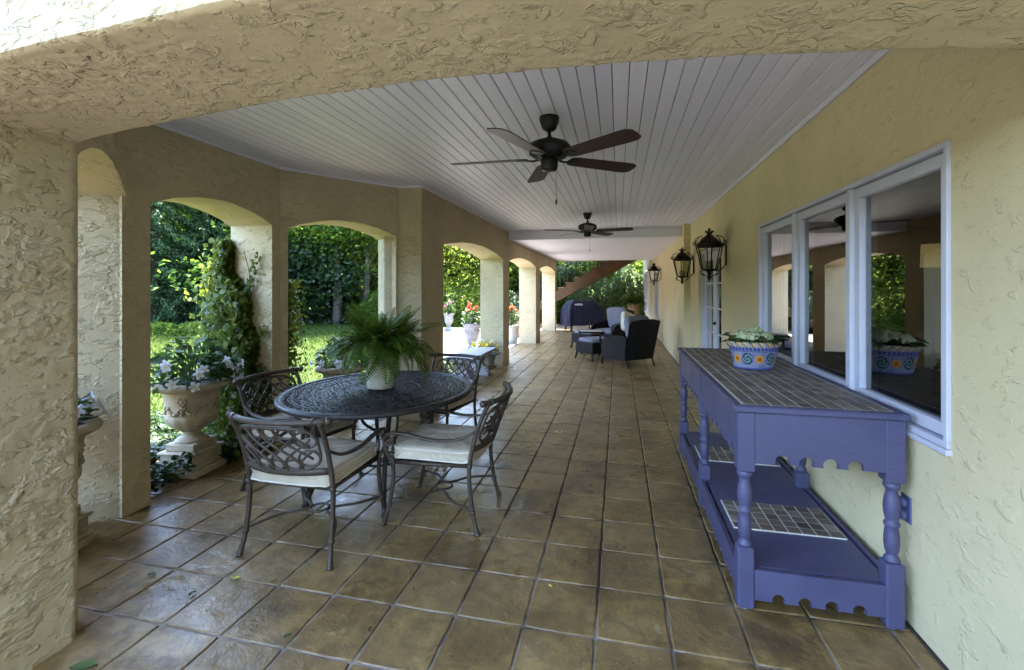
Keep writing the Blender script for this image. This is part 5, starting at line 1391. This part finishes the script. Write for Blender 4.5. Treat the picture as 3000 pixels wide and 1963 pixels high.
# seen through the second arch (left): hedge, conifers, broad trees behind
hd = None
for k, (x, y, rx, lab) in enumerate([(-15.5, 12.9, 1.3, 'clipped low hedge at the lawn edge, leftmost stretch'), (-14.0, 13.3, 1.25, 'clipped low hedge at the lawn edge, middle stretch'), (-12.7, 13.8, 1.15, 'clipped low hedge at the lawn edge, stretch next to the ivy pillar')]):
    shrub(lab, (x, y, -.1), rx, .55, .44, 4200, .07, M['oak'], 40 + k, 'clipped_hedge', 'hedge', 'low hedge along the lawn')
conifer('drooping dark conifer at the left behind the hedge', (-17.2, 14.3, -.1), 7.6, 2.5, 17000, M['needle'], 1)
conifer('feathery conifer behind the middle of the hedge', (-16.0, 15.6, -.1), 5.4, 2.1, 14000, M['needle'], 2)
conifer('smaller feathery conifer just left of the ivy pillar', (-14.4, 15.1, -.1), 3.6, 1.4, 9000, M['needle'], 3)
broad_tree('tall broadleaf tree behind the conifers, seen over the hedge', (-20.5, 19.0, -.1), 8.3, 5.0, 15000, .26, M['oak'], 21)
broad_tree('broadleaf tree filling the top of the arch beside the ivy pillar', (-16.2, 19.6, -.1), 7.7, 4.4, 14000, .24, M['oak'], 22)
broad_tree('dark magnolia with low dense leaves left of the forked trunk', (-13.8, 19.3, -.1), 4.2, 2.9, 17000, .19, M['dark'], 23, base=.06, name='magnolia_tree', sig=.22)
broad_tree('tall tree with a dark trunk standing on the lawn behind the fern', (-11.9, 18.0, -.1), 8.6, 3.2, 12000, .17, M['oak'], 24, base=.46, r=.20)
broad_tree('slimmer tree with a leaning trunk right of the dark trunked one', (-10.6, 18.2, -.1), 8.4, 2.8, 10000, .16, M['oak'], 25, base=.46, r=.14)
broad_tree('bright tree beyond the lawn behind the two trunks', (-13.6, 22.5, -.1), 7.7, 4.6, 13000, .26, M['lime'], 26)
# seen through the third arch: sunlit shrubs behind the paving
for k, (x, y, rx, h, mt, lab) in enumerate([(-7.9, 19.6, 1.7, 2.1, 'lime', 'sunlit yellow green shrub at the left of the third arch'), (-6.0, 19.9, 1.6, 1.7, 'lime', 'sunlit shrub with dark gaps behind the grey planter'), (-4.6, 19.6, 1.2, 1.5, 'grey', 'low sunlit shrub behind the white pot'), (-9.9, 18.6, 1.5, 1.6, 'oak', 'rounded green shrub at the edge of the lawn')]):
    shrub(lab, (x, y, -.1), rx, rx, h, 6500, .12, M[mt], 60 + k, group='shrubs behind the paving')
broad_tree('light green tree above the sunlit shrubs', (-8.6, 23.0, -.1), 6.4, 4.0, 14000, .22, M['lime'], 31, base=.12)
broad_tree('yellow green tree between the third and fourth arches', (-5.6, 24.0, -.1), 5.8, 3.6, 12000, .20, M['lime'], 32, base=.12)
# end of the porch
for k, (x, y, rx, h, mt, lab) in enumerate([(-1.2, 21.2, 1.5, 2.3, 'grey', 'large silvery green shrub behind the covered grill'), (.35, 20.6, 1.15, 2.6, 'grey', 'tall silvery shrub against the house corner'), (-2.9, 20.9, 1.2, 1.5, 'oak', 'green shrub under the foot of the staircase')]):
    shrub(lab, (x, y, -.05), rx, rx, h, 8000, .12, M[mt], 70 + k, group='shrubs beyond the porch end')
broad_tree('leafy tree over the staircase beyond the porch end', (-2.6, 24.5, -.1), 7.0, 3.8, 14000, .22, M['oak'], 33, base=.14, r=.28)
broad_tree('bright leafy tree beyond the house corner', (.9, 25.5, -.1), 6.4, 3.8, 13000, .22, M['lime'], 34, base=.12)
broad_tree('tall tree with a stout dark trunk behind the stair railing', (-2.35, 21.9, -.1), 5.8, 2.8, 7000, .2, M['oak'], 35, base=.4, r=.30)
# far-off wood: one mass of foliage round the garden
n = 64000; a = rng.uniform(math.radians(78), math.radians(395), n); R_ = rng.uniform(30, 40, n); z = rng.random(n) ** .8 * np.where(a < 3.5, 8.5 + 2 * np.sin(a * 9), 5.0)
C = np.stack([R_ * np.cos(a), R_ * np.sin(a), z], 1)
tag(link('distant_woods', leaf_mesh('distant_woods', C, rng.normal(size=(n, 3)), rng.normal(size=(n, 3)) + np.array([0, 0, .6]), rng.uniform(.7, 1.3, n), rng.uniform(.45, .8, n), .12), M['oak']), 'dense green wood surrounding the garden', 'wood', kind='stuff')
# grass blades on the lawn near the porch
n = 60000; x = rng.uniform(-15, -4.2, n); y = rng.uniform(2.5, 18.5, n)
keep = ~((x > -5.2) & (y < 5.6)) & ~((x > -9.6) & (y > 9.4) & (y < 18.2) & (x + (y - 9.4) * .6 > -5.5)) ; x, y = x[keep], y[keep]; n = len(x)
C = np.stack([x, y, np.full(n, -.07)], 1); A = np.stack([rng.normal(size=n) * .4, rng.normal(size=n) * .4, np.ones(n)], 1)
tag(link('grass', leaf_mesh('grass', C, A, rv(n), rng.uniform(.05, .10, n), rng.uniform(.012, .022, n), .1), M['blades']), 'sunlit short grass on the lawn beyond the arches', 'grass', kind='stuff')
gp = thing('garden_post', 'thin black post standing before the low hedge', 'post', (-12.9, 13.1, -.1)); MB().box((0, 0, .35), (.07, .07, .75), bev=.01).build('post', M['blackiron'], gp); MB().box((0, 0, .75), (.10, .10, .05), bev=.01).build('cap', M['blackiron'], gp)

# ------------------------------------------------------------------ fallen leaves and petals on the tiles
M['fly'] = plain('yellow_fallen_leaf', (0.55, 0.52, 0.06), .6); M['flg'] = plain('green_fallen_leaf', (0.06, 0.10, 0.02), .6); M['flb'] = plain('dry_fallen_leaf', (0.16, 0.09, 0.035), .7)
def litter(x, y, l, mat, rz, label):
    m = MB().grid(5, 3, lambda u, v: ((u - .5) * l, (v - .5) * l * .55 * math.sin(PI * min(.98, max(.02, u))) , .004 + .006 * abs(v - .5) * 2 + .004 * math.sin(3 * u)))
    m.add([(a_, b_, c_ - .0015) for a_, b_, c_ in m.v], [tuple(reversed(f)) for f in m.f], True)
    o = m.build('fallen_leaf', mat, None, (x, y, .0005)); o.rotation_euler = (0, 0, rz); tag(o, label, 'leaf', 'fallen leaves on the tiles')
litter(-1.913, 2.020, 0.035, M['fly'], 0.7, 'yellow petal on the floor left of the nearest chair leg')
litter(-1.943, 2.016, 0.022, M['fly'], 2.0, 'small yellow green leaf beside the yellow petal')
litter(-2.368, 1.948, 0.045, M['flg'], 3.3, 'green leaf on the tiles near the second pillar')
litter(-2.031, 1.873, 0.038, M['flg'], 4.6, 'green leaf between the pillar and the yellow petal')
litter(-0.332, 2.313, 0.024, M['fly'], 5.9, 'yellow petal in the middle of the near floor')
litter(-1.387, 1.738, 0.03, M['flg'], 7.2, 'green leaf by the nearest joints of the floor')
litter(-0.982, 2.141, 0.03, M['flb'], 8.5, 'curled brown leaf right of the nearest chair')
litter(-2.058, 1.417, 0.1, M['flg'], 9.8, 'large green leaf at the foot of the nearest pillar')
litter(-1.058, 1.850, 0.028, M['flg'], 11.1, 'small dark leaf in the foreground tiles')
